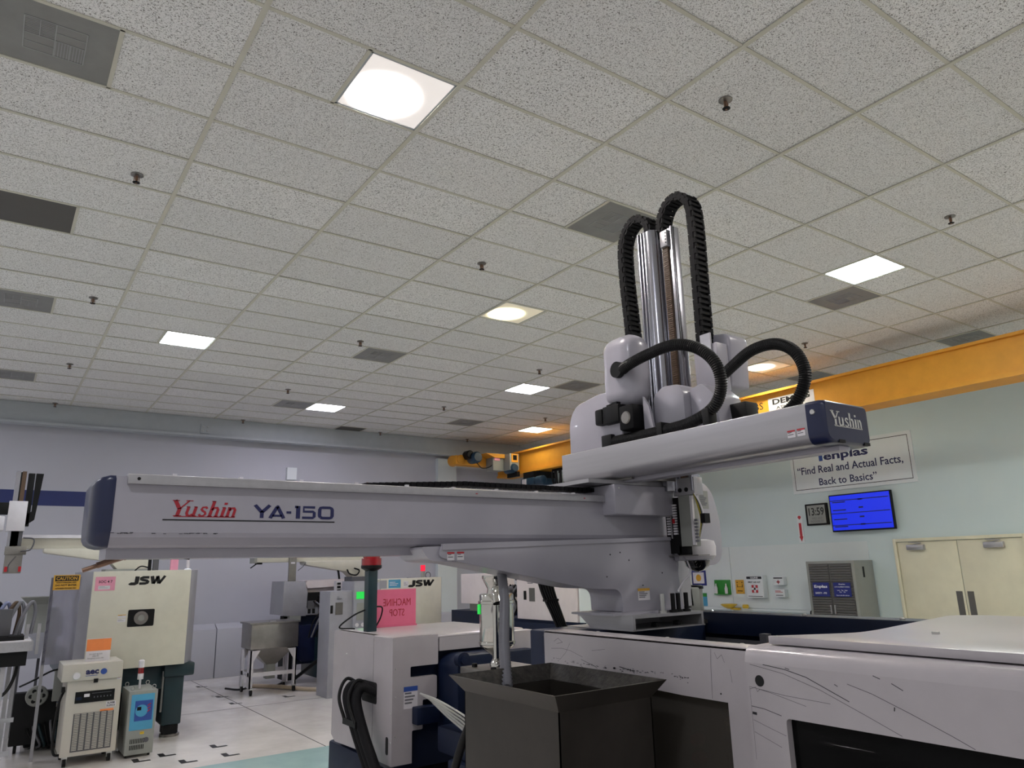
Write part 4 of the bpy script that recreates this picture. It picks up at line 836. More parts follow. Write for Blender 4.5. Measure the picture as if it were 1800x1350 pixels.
# corrugated hoses
corrugated([(1.86, -.02, 2.885), (1.80, -.13, 2.88), (1.80, -.27, 2.90), (1.80, -.45, 2.905), (1.82, -.58, 2.86), (1.84, -.665, 2.77), (1.86, -.675, 2.66), (1.87, -.61, 2.565), (1.87, -.46, 2.515), (1.87, -.25, 2.505), (1.87, -.02, 2.505), (1.87, .10, 2.505)], .030, .011, .14, 14).build('corrugated_hose', RUBBER, R, label='left looping hose')
corrugated([(2.26, -.33, 2.80), (2.24, -.47, 2.86), (2.2, -.62, 2.895), (2.18, -.77, 2.885), (2.15, -.89, 2.81), (2.15, -.93, 2.70), (2.14, -.90, 2.60), (2.12, -.84, 2.53), (2.08, -.76, 2.49)], .030, .011, .14, 14).build('corrugated_hose', RUBBER, R, label='black ribbed hose looping right of the arm')
MB().cone((1.85, -.01, 2.885), [(.045, -.03), (.045, .0), (.03, .02)], 20, 'x').build('hose_gland', BLACK, R); MB().box(1.84, 1.9, .08, .16, 2.465, 2.545).build('hose_gland', BLACK, R, bevel=.006)
MB().box(1.835, 1.905, -.30, -.265, 2.465, 2.545).build('hose_clamp', BLACK, R, bevel=.003); MB().box(1.84, 1.90, -.60, -.56, 2.465, 2.56).build('hose_clamp', BLACK, R, bevel=.003)
# under the kick beam: gripper stack
MB().box(2.19, 2.26, -.17, -.02, 2.205, 2.30).build('arm_foot', ALU, R, bevel=.003)
for y in (-.07, -.115): MB().cone((2.19, y, 2.235), [(.012, 0), (.012, -.004)], 12, 'x').build('foot_bolt', BLACK, R)
MB().box(2.19, 2.25, -.135, -.05, 1.935, 2.205).build('wrist_column', CABG, R, bevel=.003); MB().box(2.185, 2.2, -.15, -.135, 1.94, 2.2).build('valve_rail', PAPER, R)
MB().box(2.2, 2.25, -.04, .06, 1.90, 2.2).build('terminal_plate', BLACK, R)
tm = MB()
for k in range(12): z = 2.0 + k * .014; tm.box(2.19, 2.2, .02, .045, z, z + .009).box(2.19, 2.2, -.025, .0, z, z + .009)
tm.build('terminal_block', PAPER, R, kind='stuff'); MB().box(2.186, 2.19, .006, .014, 1.98, 2.17).build('terminal_rail', ALU, R); MB().box(2.185, 2.19, -.015, .0, 2.06, 2.085).build('red_relay', RED, R)
for k in range(4): MB().tube(catmull([(2.19, -.165, 2.21), (2.19, -.185 - .006 * k, 2.15), (2.19, -.20 - .006 * k, 2.07), (2.19, -.185, 1.98)], 6), .005, 6).build('valve_wire', (EYEW, EYEW, TEAL, PAPER)[k], R)
for k in range(3): MB().tube(catmull([(2.2, .02 + .02 * k, 2.22), (2.19, .05 - .02 * k, 2.17), (2.19, .02 + .01 * k, 2.10)], 6), .005, 6).build('sensor_wire', (EYEO, BLACK, PAPER)[k], R)
for k in range(7): MB().box(2.19, 2.2, -.172, -.152, 1.955 + k * .018, 1.967 + k * .018).build('valve', HOSEG, R)
MB().box(2.18, 2.22, -.235, -.205, 2.05, 2.1).build('sensor', BLACK, R)
MB().cyl((2.14, .16, 2.175), (2.2, .03, 2.18), .022, n=12).build('pneumatic_cylinder', ALU, R); 
for a in ((.012, .008), (-.012, -.01)): MB().cone((2.13, .165, 2.175 + a[0]), [(.008, 0), (.008, .004)], 8, 'y').build('port', PAPER, R)
MB().box(2.18, 2.27, -.17, .06, 1.885, 1.89).build('tool_plate', STEEL, R); MB().box(2.2, 2.24, -.08, -.02, 1.89, 1.94).build('tool_changer', CHAINM, R, bevel=.004)
MB().cyl((2.22, -.02, 1.9), (2.22, .04, 1.96), .02).build('tool_fitting', BLACK, R)
# rounded side plate
MB().prism(poly([(2.55, 1.83), (2.55, 2.39), (3.12, 2.385), (3.20, 2.10), (3.185, 1.83)], [.02, .02, .16, .1, .12], 8), 'y', .5, .53).build('rounded_side_plate', WHITE, R, bevel=.004)
sticker(R, '-y', (3.0, .5, 2.20), .09, .12, m=CABG, lines=6); MB().box(2.42, 2.56, .42, .52, 2.0, 2.2).build('plate_bracket', WHITE, R)
# beam end, filter column etc. right of the pedestal
MB().prism([(2.33, 1.612), (2.38, 1.98), (2.43, 1.98), (2.46, 1.612)], 'y', .14, .2).build('stay', ALU, R); 
MB().box(2.44, 2.52, .14, .24, 1.575, 1.71).build('regulator', CABG, R, bevel=.006); MB().cyl((2.56, .2, 1.53), (2.56, .2, 1.70), .035, n=20).build('filter_bowl', STEEL, R, smooth=True); MB().cone((2.56, .2, 1.70), [(.042, 0), (.042, .015), (.03, .022)], 20).build('filter_cap', BLACK, R)
MB().box(2.3, 2.66, .1, .3, 1.515, 1.535).build('side_shelf', STEEL, R)
# cable bundle down behind
for k in range(5): MB().tube(catmull([(1.70 + k * .02, .6, 1.80), (1.735 + k * .018, .6, 1.70), (1.79 + k * .014, .6, 1.60), (1.84 + k * .012, .6, 1.50)], 6), .013, 8).build('black_cable', RUBBER, R, smooth=True)
MB().box(1.745, 1.83, .58, .62, 1.655, 1.668).build('cable_tie', BLACK, R)
# air fitting at left end, under the beam
MB().tube(catmull([(-.23, .28, 1.915), (-.33, .29, 1.935), (-.42, .3, 1.935), (-.45, .3, 1.925)], 8), .008, 8).build('air_hose', BLACK, R, smooth=True)
MB().tube([(-.44, .3, 1.93), (-.46, .3, 1.922), (-.461, .3, 1.9215), (-.545, .3, 1.892), (-.546, .3, 1.891), (-.59, .3, 1.875)], [.014, .014, .011, .011, .008, .008], 8).build('air_fitting', BRASS, R)
# dome camera
dc = thing('dome_camera', 'white dome security camera under the robot arm', 'camera', (2.36, .0, 1.88), None)
MB().cone((2.36, .0, 1.885), [(.085, -.02), (.105, 0), (.108, .05), (.1, .08), (.06, .09)], 30).build('housing', PAPER, dc, smooth=True)
MB().cone((2.36, .0, 1.865), [(.01, -.066), (.04, -.055), (.063, -.033), (.072, 0)], 26).build('dome', mat('dome_black', '#0c0c0e', .06, coat=1.), dc, smooth=True)
MB().cone((2.36, 0, 1.86), [(.078, 0), (.088, .004), (.088, .014)], 26).build('trim_ring', WHITE, dc, smooth=True)
MB().box(2.22, 2.36, .0, .04, 1.86, 1.94).build('mount', WHITE, dc, bevel=.006); MB().tube(catmull([(2.28, .0, 1.86), (2.30, .0, 1.80), (2.26, .02, 1.75), (2.22, .03, 1.70)], 6), .005, 6).build('cord', PAPER, dc)

# ================================================================== BACKGROUND: left machine group
J = thing('injection_molding_machine', 'cream and teal machine with boxy end cover at the left behind the chiller', 'machine', (.66, 8, 0), None)
MB().prism(poly([(.10, .83), (.165, 1.915), (1.20, 1.915), (1.18, .83)], 0), 'y', 6.98, 7.02).bm.free()
MB().box(.14, 1.19, 6.98, 7.03, .83, 1.915).build('end_cover', MCREAM, J, bevel=.006)
MB().prism([(.14, 7.0), (.02, 7.25), (.02, 7.75), (.14, 7.75)], 'z', .83, 1.915).build('side_cover', MGREY, J, bevel=.004); MB().prism([(1.19, 7.0), (1.32, 7.25), (1.32, 8.9), (1.19, 8.9)], 'z', .83, 1.91).build('side_cover', MGREY, J, bevel=.004)
MB().box(.14, 1.19, 7.03, 9.2, 1.85, 1.9).build('top_cover', MCREAM, J)
MB().box(.10, 1.2, 7.2, 11.0, .55, .83).build('bed', TEAL, J, bevel=.01); MB().box(1.02, 1.24, 7.15, 7.5, .14, .80).build('bed_leg', TEAL, J, bevel=.02); MB().box(1.0, 1.34, 7.1, 7.4, .68, .83).build('bed_lug', TEAL, J, bevel=.02)
MB().box(1.06, 1.22, 7.2, 7.4, .04, .14).build('foot_pad', BLACK, J); MB().cone((1.15, 7.3, 0), [(.11, 0), (.11, .03), (.06, .05)], 20).build('leveling_foot', STEEL, J, smooth=True)
MB().box(.12, .3, 7.3, 7.6, 0, .7).build('bed_leg', TEAL, J, bevel=.02); MB().box(.2, 1.1, 8.0, 10.9, .02, .6).build('bed_lower', DARK, J)
MB().box(.99, 1.01, 7.12, 7.15, .3, .75).build('pipe_row', STEEL, J)
MB().prism(poly([(.535, 1.285), (.535, 1.475), (.815, 1.475), (.815, 1.285)], .015), 'y', 6.975, 6.98).build('inspection_window', BLACK, J)
MB().cone((.675, 6.975, 1.38), [(.075, 0), (.075, -.008), (.05, -.01)], 24, 'y').build('round_gauge', STEEL, J); MB().cone((.675, 6.965, 1.38), [(.035, 0), (.035, -.004)], 20, 'y').build('hub', CABG, J)
strokes(JSWL, J, JINK, (.52, 6.98, 1.755), '-y', .38, .095, W0=3.0, th=.003, k=1.2)
s = sticker(J, '-y', (.165, 6.98, 1.70), .205, .155, m=PINK, name='pink_card', lines=0); text('SOC 4 7', s, INK, (.20, 6.979, 1.785), '-y', .14, .03, .02)
sticker(s, '-y', (.2, 6.977, 1.715), .12, .04, lines=2)
sticker(J, '-y', (.43, 6.98, 1.39), .085, .035, head=YELLOW, lines=1); sticker(J, '-y', (.43, 6.98, 1.345), .085, .035, lines=2, ink=INK)
# its robot
LR = thing('small_take_out_robot', 'smaller white take-out robot at the far left edge with black cable chain', 'robot', (.3, 8.4, 1.9), None)
MB().box(-.7, 2.4, 8.35, 8.6, 2.22, 2.38).build('traverse_beam', MCREAM, LR, bevel=.01); MB().box(-.7, 2.4, 8.3, 8.35, 2.35, 2.39).build('top_rail', PAPER, LR)
MB().prism(poly([(-.31, 2.22), (-.30, 2.17), (-.12, 2.14), (.45, 2.05), (.55, 1.94), (.9, 1.94), (.95, 2.22)], .02), 'y', 8.3, 8.6).build('bracket', MCREAM, LR, bevel=.004)
MB().box(.4, 1.0, 8.25, 8.65, 1.9, 1.95).build('base_plate', CABG, LR)
MB().box(-.74, -.55, 8.0, 8.2, 2.42, 2.78).build('arm_cover', PAPER, LR, bevel=.004); MB().box(-1.0, -.76, 7.98, 8.15, 2.42, 2.60).build('drive_cover', PAPER, LR, bevel=.02); MB().box(-1.0, -.74, 8.0, 8.15, 2.62, 2.76).build('servo_motor', BLACK, LR, bevel=.01)
MB().box(-.71, -.66, 8.05, 8.12, 2.1, 3.15).build('vertical_arm', CHROME, LR); MB().box(-.645, -.60, 8.05, 8.12, 2.1, 3.15).build('vertical_arm', BROWN, LR); MB().box(-.66, -.645, 8.05, 8.12, 2.1, 3.14).build('arm_rail', BLACK, LR)
MB().box(-.58, -.51, 8.05, 8.13, 2.48, 3.13).build('cable_chain', BLACK, LR, bevel=.006)
MB().prism([(-.50, 3.13), (-.42, 3.13), (-.46, 2.56), (-.56, 2.48), (-.58, 2.6), (-.50, 2.66)], 'y', 8.05, 8.13).build('cable_chain', BLACK, LR)
MB().box(-.72, -.5, 8.0, 8.1, 2.14, 2.24).build('wrist', STEEL, LR, bevel=.004); MB().box(-.71, -.53, 8.02, 8.05, 1.92, 2.14).build('tool_plate', STEEL, LR)
MB().box(-.68, -.56, 8.05, 8.1, 2.24, 2.42).build('wrist_column', CAVE, LR)
MB().tube(catmull([(-.55, 8.02, 2.34), (-.44, 8.0, 2.32), (-.46, 8.0, 2.2), (-.56, 8.0, 2.18)], 6), .008, 6).tube(catmull([(-.6, 8.01, 2.12), (-.66, 8.0, 2.02), (-.66, 8.0, 1.94)], 6), .005, 6).build('wire', CAVE, LR)
for x in (-.7, -.56): MB().box(x, x + .03, 8.0, 8.02, 1.94, 2.0).build('suction_cup', RED, LR)
# small parts on top of the left machine
ob = thing('air_unit', 'black and bronze pneumatic fittings on top of the cream left machine', 'fitting', (.4, 7.5, 1.9), None)
MB().cyl((.80, 7.5, 1.9), (.80, 7.5, 2.1), .02).build('tube', BLACK, ob); MB().tube(catmull([(.62, 7.5, 1.9), (.7, 7.5, 1.97), (.8, 7.5, 1.95)], 6), .008, 6).build('tube', BLACK, ob)
MB().box(.84, .9, 7.48, 7.54, 1.9, 2.1).build('regulator', CAVE, ob)
tag(MB().box(1.04, 1.13, 7.48, 7.52, 1.9, 2.12).build('pink_tag', PINK), 'pink strip sign standing on the cream left machine', 'sign')
t = thing('signal_post', 'slim white post on the right corner of the cream left machine', 'post', (1.27, 7.5, 1.9), None)
MB().cyl((1.27, 7.6, 1.9), (1.27, 7.6, 2.14), .02).build('post', PAPER, t); MB().cone((1.27, 7.6, 1.905), [(.06, 0), (.03, .03)], 16).build('foot', SIGNW, t)

# chiller
c = thing('portable_chiller', 'beige wheeled chiller with louvred front panel and white stickers', 'chiller', (.21, 6.6, 0), None)
MB().box(-.05, .45, 6.35, 6.88, .1, .90).build('cabinet', CHB, c, bevel=.006); MB().box(-.11, .44, 6.32, 6.86, .82, .985).build('top_housing', CHB, c, bevel=.006)
lou = MB()
MB().box(.035, .40, 6.347, 6.35, .14, .50).build('vent_field', CAVE, c)
for cc in range(6):
    for k in range(24): x = .045 + cc * .06; z = .15 + k * .0145; lou.box(x, x + .045, 6.341, 6.348, z + .005, z + .0125)
lou.build('louvre_slats', CHB, c, kind='stuff')
MB().box(.03, .39, 6.344, 6.35, .60, .71).build('control_strip', BLACK, c); MB().box(.04, .09, 6.342, 6.344, .63, .66).build('display', NAVY, c)
for k in range(6): MB().box(.2 + k * .03, .21 + k * .03, 6.342, 6.344, .64, .655).build('key', CAVE, c)
MB().box(.11, .16, 6.342, 6.344, .655, .685).build('face_sticker', PAPER, c); MB().box(.18, .36, 6.342, 6.344, .683, .688).build('strip_line', CAVE, c)
text('aec', c, NAVYINK, (.10, 6.32, .875), '-y', .12, .045, .05); MB().cone((.265, 6.32, .895), [(.03, 0), (.03, -.002)], 20, 'y').build('round_logo', BLUEINK, c); MB().box(.10, .21, 6.318, 6.32, .86, .865).build('logo_line', BLUEINK, c)
MB().cone((.02, 6.32, .87), [(.038, 0), (.038, -.008), (.032, -.01)], 20, 'y').build('pressure_gauge', ZINC, c); MB().cone((.02, 6.31, .87), [(.03, 0), (.03, -.001)], 20, 'y').build('gauge_dial', PAPER, c)
MB().box(.18, .22, 6.312, 6.32, .79, .83).build('latch', BLACK, c)
s = sticker(c, '-y', (.32, 6.35, .535), .09, .055, lines=0); text('ALARM\nSILENCE', s, JINK, (.325, 6.349, .54), '-y', .08, .045, .02)
s = sticker(c, '-y', (.27, 6.35, .455), .125, .065, m=ORANGE, lines=3, ink=JINK)
sticker(c, '-y', (.40, 6.35, .80), .04, .035, head=None, lines=2, ink=REDINK)
for x in (-.0, .4):
    for y in (6.42, 6.82): MB().cone((x - .015, y, .045), [(.045, 0), (.045, .03)], 18, 'x').build('caster_wheel', RUBBER, c); MB().box(x - .025, x + .025, y - .03, y + .03, .075, .1).box(x - .022, x - .018, y - .01, y + .01, .04, .09).box(x + .018, x + .022, y - .01, y + .01, .04, .09).build('caster_fork', ZINC, c)
MB().tube(catmull([(-.06, 6.5, .72), (-.1, 6.45, .6), (-.12, 6.42, .3), (-.1, 6.4, .14), (-.04, 6.4, .12)], 8), .012, 6).build('power_cord', BLACK, c)
MB().box(-.09, -.06, 6.42, 6.48, .71, .76).build('cord_grip', BLACK, c)
t = thing('orange_notice', 'orange and white notice card standing on top of the beige chiller', 'sign', (.22, 6.5, .985), None)
MB().box(.10, .33, 6.5, 6.503, .985, 1.215).build('card', PAPER, t); MB().box(.10, .33, 6.498, 6.5, 1.09, 1.21).build('orange_half', ORANGE, t); text('DO NOT BLOCK\nSHELVES\nEmergency access only', t, GREYINK, (.12, 6.5, 1.005), '-y', .15, .06)

# temperature controller
c = thing('mold_temperature_controller', 'small grey unit with bright blue control panel beside the chiller', 'controller', (.67, 6.5, 0), None)
MB().box(.535, .81, 6.35, 6.85, .03, .66).build('cabinet', CABG, c, bevel=.006)
MB().box(.56, .785, 6.344, 6.35, .27, .625).build('blue_panel', DBLUE, c, bevel=.002); MB().box(.60, .77, 6.34, 6.344, .36, .56).build('inner_panel', BLUEINK, c)
MB().cone((.665, 6.34, .46), [(.06, 0), (.06, -.002)], 24, 'y').build('dial_oval', DBLUE, c); MB().box(.62, .66, 6.336, 6.338, .465, .50).build('display', BLACK, c)
for k in range(3): MB().prism([(.72, .44 + k * .03), (.75, .46 + k * .03), (.75, .47 + k * .03), (.72, .45 + k * .03)], 'y', 6.337, 6.34).build('stripe', RED, c)
for k in range(2):
    for q in range(9): MB().box(.58 + q * .016, .588 + q * .016, 6.348, 6.35, .08 + k * .06, .125 + k * .06).build('vent_slot', BLACK, c)
sticker(c, '-y', (.67, 6.35, .225), .04, .025, m=YEL2, lines=1, ink=JINK); MB().cone((.735, 6.35, .165), [(.025, 0), (.025, -.005)], 16, 'y').build('switch', CAVE, c)
for x in (.56, .78):
    for y in (6.4, 6.8): MB().cone((x - .012, y, .02), [(.02, 0), (.02, .02)], 12, 'x').build('caster_wheel', RUBBER, c)
for x, y in ((.57, 6.4), (.78, 6.4), (.57, 6.8), (.78, 6.8)): MB().tube([(x + .018 * math.cos(a), y, .685 + .02 * math.sin(a)) for a in [math.pi * 2 * k / 12 for k in range(13)]], .004, 6).build('lifting_eye', ZINC, c)
MB().cyl((.65, 6.5, .66), (.65, 6.5, .78), .012).cone((.65, 6.5, .76), [(.03, 0), (.03, .06)], 16).build('lamp_post', PAPER, c); MB().cone((.65, 6.5, .82), [(.03, 0), (.03, .06)], 16).build('lamp_lens', REDLENS, c, smooth=True); MB().cone((.65, 6.5, .88), [(.03, 0), (.03, .07), (.02, .08)], 16).build('lamp_cap', PAPER, c, smooth=True)

t = thing('caution_sign', 'yellow caution sign on a clear panel left of the cream machine', 'sign', (-.12, 6.92, 1.72), None)
MB().box(-.25, .005, 6.9, 6.904, 1.725, 1.885).build('sign_plate', YELLOW, t); MB().box(-.235, -.01, 6.897, 6.9, 1.82, 1.875).build('header', JINK, t); text('CAUTION', t, YELLOW, (-.225, 6.897, 1.83), '-y', .2, .036, .02, th=.003)
text('ROBOT OPERATING AREA', t, JINK, (-.22, 6.9, 1.797), '-y', .19, .014, .01, th=.003); text('DO NOT ENTER', t, JINK, (-.225, 6.9, 1.765), '-y', .2, .02, .02, th=.003); text('AUTHORIZED PERSONNEL ONLY', t, JINK, (-.225, 6.9, 1.735), '-y', .2, .014, .01, th=.003)
MB().box(-.27, .02, 6.906, 6.912, .95, 1.86).build('clear_guard', CLEARP, t)
MB().box(-.27, -.24, 6.906, 6.94, 0, 1.86).build('guard_post', ALU, t); MB().box(-.02, .01, 6.914, 6.94, 0, 1.86).build('guard_post', ALU, t)
# scrap funnel
t = thing('steel_hopper_funnel', 'grey sheet steel hopper with flared top behind the aluminium frame', 'hopper', (-.28, 8.5, 0), None)
MB().hexa([(-.39, 8.4, 1.54), (-.15, 8.4, 1.54), (-.15, 8.7, 1.54), (-.39, 8.7, 1.54)], [(-.47, 8.3, 1.63), (-.09, 8.3, 1.63), (-.09, 8.8, 1.63), (-.47, 8.8, 1.63)]).build('flared_top', CABG, t)
MB().box(-.39, -.15, 8.4, 8.7, 1.2, 1.54).build('hopper_body', CABG, t); MB().hexa([(-.45, 8.35, .9), (-.2, 8.35, .9), (-.2, 8.7, .9), (-.45, 8.7, .9)], [(-.39, 8.4, 1.2), (-.15, 8.4, 1.2), (-.15, 8.7, 1.2), (-.39, 8.7, 1.2)]).build('chute', MGREY, t)
for x in (-.42, -.22): MB().box(x, x + .03, 8.5, 8.53, 0, .9).build('leg', CAVE, t)
MB().box(-.12, -.0, 8.3, 8.36, 1.15, 1.4).build('wire_bracket', STEEL, t); MB().box(-.14, -.05, 8.36, 8.44, .9, 1.5).build('upright', BLACK, t)
# grinder with round fan grille
t = thing('granulator', 'dark granulator with round grey fan grille left of the chiller', 'grinder', (-.2, 7.4, 0), None)
MB().box(-.45, -.04, 7.45, 7.58, .08, .62).build('body', DARK, t); MB().cone((-.24, 7.44, .58), [(.11, 0), (.11, -.03), (.1, -.04), (.02, -.045)], 24, 'y').build('fan_shroud', CABG, t)
for k in range(6): a = k * math.pi / 3; MB().cone((-.24 + .06 * math.cos(a), 7.398, .58 + .06 * math.sin(a)), [(.022, 0), (.022, -.001)], 10, 'y').build('fan_hole', DARK, t)
MB().box(-.1, .07, 7.3, 7.36, .52, .86).build('switch_box', CABG, t, bevel=.004); MB().cone((.02, 7.3, .70), [(.022, 0), (.022, -.02)], 12, 'y').build('stop_button', RED, t); MB().cone((.02, 7.3, .79), [(.015, 0), (.015, -.008)], 12, 'y').build('knob', BLACK, t)
for x in (-.4, -.08): MB().cone((x, 7.5, .05), [(.05, 0), (.05, .03)], 16, 'x').build('caster_wheel', RUBBER, t)
MB().tube(catmull([(-.05, 7.3, .86), (-.15, 7.28, .84), (-.3, 7.3, .76), (-.42, 7.35, .7)], 6), .01, 6).build('cable', BLACK, t); MB().tube(catmull([(0.05, 7.25, .52), (.04, 7.2, .3), (.06, 7.2, .05)], 6), .012, 6).build('cable', BLACK, t)
t = thing('vacuum_pump_unit', 'dark pump unit with valves and cables on the floor behind the chiller', 'pump', (.0, 7.75, 0), None)
MB().box(-.3, .05, 7.6, 8.1, .02, .3).build('base', DARK, t, bevel=.01); MB().cone((-.05, 7.65, .35), [(.1, -.15), (.12, -.1), (.12, .1), (.06, .14)], 16, 'x').build('motor', TEAL, t, smooth=True)
MB().box(-.2, -.05, 7.56, 7.62, .1, .34).build('valve_plate', CAVE, t)
for k in range(7): MB().tube(catmull([(-.3 + .06 * k, 7.55, .3), (-.28 + .05 * k, 7.4, .2 + .02 * k), (-.2 + .04 * k, 7.38, .08), (-.25 + .07 * k, 7.5, .03)], 6), .01 + .003 * (k % 3), 6).build('cable', (BLACK, GREYINK, TEAL)[k % 3], t)
for k in range(4): MB().cone((-.27 + .08 * k, 7.54, .42 + .03 * (k % 2)), [(.02, -.02), (.02, .04)], 10, 'y').build('valve', (CAVE, ZINC)[k % 2], t)
# aluminium frame stand with conveyor top
t = thing('conveyor_stand', 'aluminium profile stand with conveyor top and wheels at the left edge', 'stand', (-.6, 6.4, 0), None)
MB().box(-1.1, -.42, 6.2, 6.9, 1.22, 1.26).build('belt_top', PAPER, t); MB().box(-1.1, -.42, 6.18, 6.2, 1.16, 1.25).box(-.42, -.40, 6.2, 6.9, 1.16, 1.25).build('side_rail', ALU, t); MB().box(-1.1, -.44, 6.25, 6.85, 1.02, 1.15).build('motor_tray', BLACK, t)
for x, y in ((-.56, 6.6), (-.62, 6.3), (-.5, 6.9), (-1.05, 6.3)): MB().box(x - .018, x + .018, y - .018, y + .018, .12, 1.16).build('leg', ALU, t)
for x in (-.45, -.35): MB().box(x - .015, x + .015, 6.5, 6.53, 1.1, 1.40).build('guide_post', ALU, t)
MB().box(-1.1, -.48, 6.3, 6.33, .5, .54).box(-1.1, -.48, 6.3, 6.33, .2, .24).build('cross_rail', ALU, t); MB().box(-1.1, -.64, 6.28, 6.5, .6, 1.0).build('electrical_box', CABG, t, bevel=.006)
for x in (-.56, -1.0):
    MB().cone((x - .02, 6.6, .06), [(.06, 0), (.06, .035)], 18, 'x').build('caster_wheel', RUBBER, t); MB().box(x - .03, x + .03, 6.56, 6.64, .1, .13).build('caster_plate', ZINC, t)
MB().box(-1.0, -.48, 6.3, 6.7, 1.26, 1.30).build('tray', BLACK, t)
for k, (x, cc) in enumerate(((-.9, PURP), (-.78, PURP), (-.66, HOSEG), (-.56, HOSEG), (-.85, BLACK), (-.7, BROWN))):
    MB().tube(catmull([(x, 6.5, 1.28), (x + .05, 6.5, 1.48), (x + .12, 6.52, 1.62), (x + .16, 6.55, 1.52), (x + .14, 6.55, 1.3)], 8), .018, 8).build('tube', cc, t, smooth=True)
MB().box(-.72, -.6, 6.4, 6.5, 1.3, 1.56).build('tool_block', CAVE, t, bevel=.01); MB().tube(catmull([(-.5, 6.4, 1.1), (-.52, 6.4, .9), (-.6, 6.35, .75), (-.8, 6.3, .7)], 6), .015, 6).build('tube', BLACK, t)

# stainless hopper cart
t = thing('hopper_cart', 'stainless hopper cart with white legs and casters in mid background', 'cart', (3.1, 9.8, 0), None)
MB().box(2.70, 3.46, 9.55, 10.1, .68, 1.08).build('hopper_box', STEEL, t, bevel=.004); MB().box(2.67, 3.48, 9.53, 10.12, 1.06, 1.085).build('lid', STEEL, t); MB().box(3.0, 3.1, 9.6, 9.65, 1.085, 1.1).build('lid_handle', ALU, t)
MB().hexa([(3.02, 9.75, .42), (3.18, 9.75, .42), (3.18, 9.9, .42), (3.02, 9.9, .42)], [(2.74, 9.58, .68), (3.42, 9.58, .68), (3.42, 10.08, .68), (2.74, 10.08, .68)]).build('funnel', STEEL, t)
for x, sx in ((2.71, 1), (3.45, -1)):
    for y in (9.56, 10.07):
        MB().prism([(x, .66), (x + sx * .15, .66), (x + sx * .05, .50), (x + sx * .05, .1), (x, .1)], 'y', y, y + .02).box(min(x, x + sx * .02), max(x, x + sx * .02), y - (0 if y < 9.8 else .12), y + (.14 if y < 9.8 else .02), .1, .66).build('leg', PAPER, t)
        MB().cone((x + sx * .03 - .015, y, .045), [(.045, 0), (.045, .03)], 18, 'x').build('caster_wheel', RUBBER, t); MB().box(min(x, x + sx * .06), max(x, x + sx * .06), y - .03, y + .03, .085, .1).build('caster_fork', ZINC, t)
MB().box(2.76, 3.40, 9.56, 9.58, .27, .33).box(2.76, 3.4, 10.07, 10.09, .27, .33).box(2.71, 2.73, 9.6, 10.05, .27, .33).build('stretcher', PAPER, t)
MB().box(3.03, 3.17, 9.75, 9.9, .2, .42).build('outlet_box', CABG, t)
# small floor clutter under the cart
tag(MB().tube(catmull([(3.0, 10.4, .03), (3.3, 9.9, .04), (3.6, 9.35, .03), (4.0, 8.95, .03), (4.35, 8.8, .03), (4.8, 8.9, .03)], 8), .032, 10).build('floor_hose', HOSEBE, smooth=True), 'thick beige hose curving on the floor right of the hopper cart', 'hose')
tag(MB().tube(catmull([(2.6, 10.5, .02), (2.75, 10.2, .02), (3.1, 10.45, .02), (3.3, 10.2, .02), (3.5, 10.4, .02)], 8), .016, 8).build('floor_hose', BLACK, smooth=True), 'black cable lying on the floor under the hopper cart', 'cable')

# machine 3 (behind hopper cart) with Yushin robot
m3 = thing('injection_molding_machine', 'grey and teal machine behind the hopper cart with open barrel side', 'machine', (4.0, 10.6, 0), None)
MB().prism(poly([(3.42, 1.13), (3.43, 1.70), (3.80, 1.70), (3.86, 1.5), (3.84, 1.10)], 0), 'y', 10.3, 11.0).build('nozzle_cabinet', MGREY, m3, bevel=.004)
MB().prism([(3.82, 1.66), (3.85, 1.70), (4.75, 1.72), (4.75, 1.60), (3.86, 1.57)], 'y', 10.32, 10.9).build('slanted_cover', PINKW, m3); MB().box(3.84, 4.5, 10.45, 10.9, 1.1, 1.6).build('front_cover', PINKW, m3)
MB().box(3.86, 4.08, 10.28, 10.34, 1.36, 1.5).build('controller', BLACK, m3); MB().box(3.86, 3.98, 10.28, 10.34, 1.22, 1.36).build('relay', CAVE, m3); MB().box(3.84, 4.06, 10.3, 10.45, 1.12, 1.24).build('terminal_box', MGREY, m3)
for x in (3.87, 3.95): MB().box(x, x + .05, 10.295, 10.3, 1.14, 1.22).build('grille', DARK, m3)
for k in range(4): MB().box(4.32, 4.38, 10.08, 10.1, 1.44 + k * .06, 1.475 + k * .06).build('terminal', BLACK, m3)
MB().box(4.3, 4.45, 10.1, 10.2, 1.38, 1.68).build('terminal_panel', PAPER, m3)
MB().cone((4.15, 10.3, 1.36), [(.09, -.1), (.1, 0), (.06, .1)], 12, 'x').build('motor', BLACK, m3)
for k in range(9):
    a = 3.95 + k * .05; MB().tube(catmull([(a, 10.25, 1.35 - .02 * k), (a + .1, 10.15, 1.2), (a - .05 + .03 * (k % 3), 10.1, 1.0), (a - .1, 10.15, .75)], 6), .012 + .004 * (k % 2), 6).build('hose', (BLACK, HOSEG, BLACK)[k % 3], m3)
MB().tube(catmull([(4.5, 9.85, 1.0), (4.25, 9.8, .8), (4.1, 9.8, .55), (3.8, 9.9, .3), (3.6, 10.1, .1)], 8), .03, 8).build('hose', BLACK, m3)
MB().box(3.55, 3.72, 10.4, 10.8, .05, 1.1).build('dark_column', DARK, m3); MB().box(3.55, 3.75, 10.3, 10.6, 1.02, 1.12).build('column_head', CABG, m3)
MB().prism(poly([(3.74, .35), (3.72, .95), (4.1, .95), (4.05, .35)], [.08, .05, .02, .05]), 'y', 10.25, 10.4).build('rounded_guard', CAPBLUE, m3); MB().box(3.72, 4.8, 10.4, 11, .3, 1.1).build('frame_body', NAVY, m3)
MB().box(4.0, 5.0, 9.9, 10.9, .08, .85).build('teal_bed', TEAL, m3, bevel=.02)
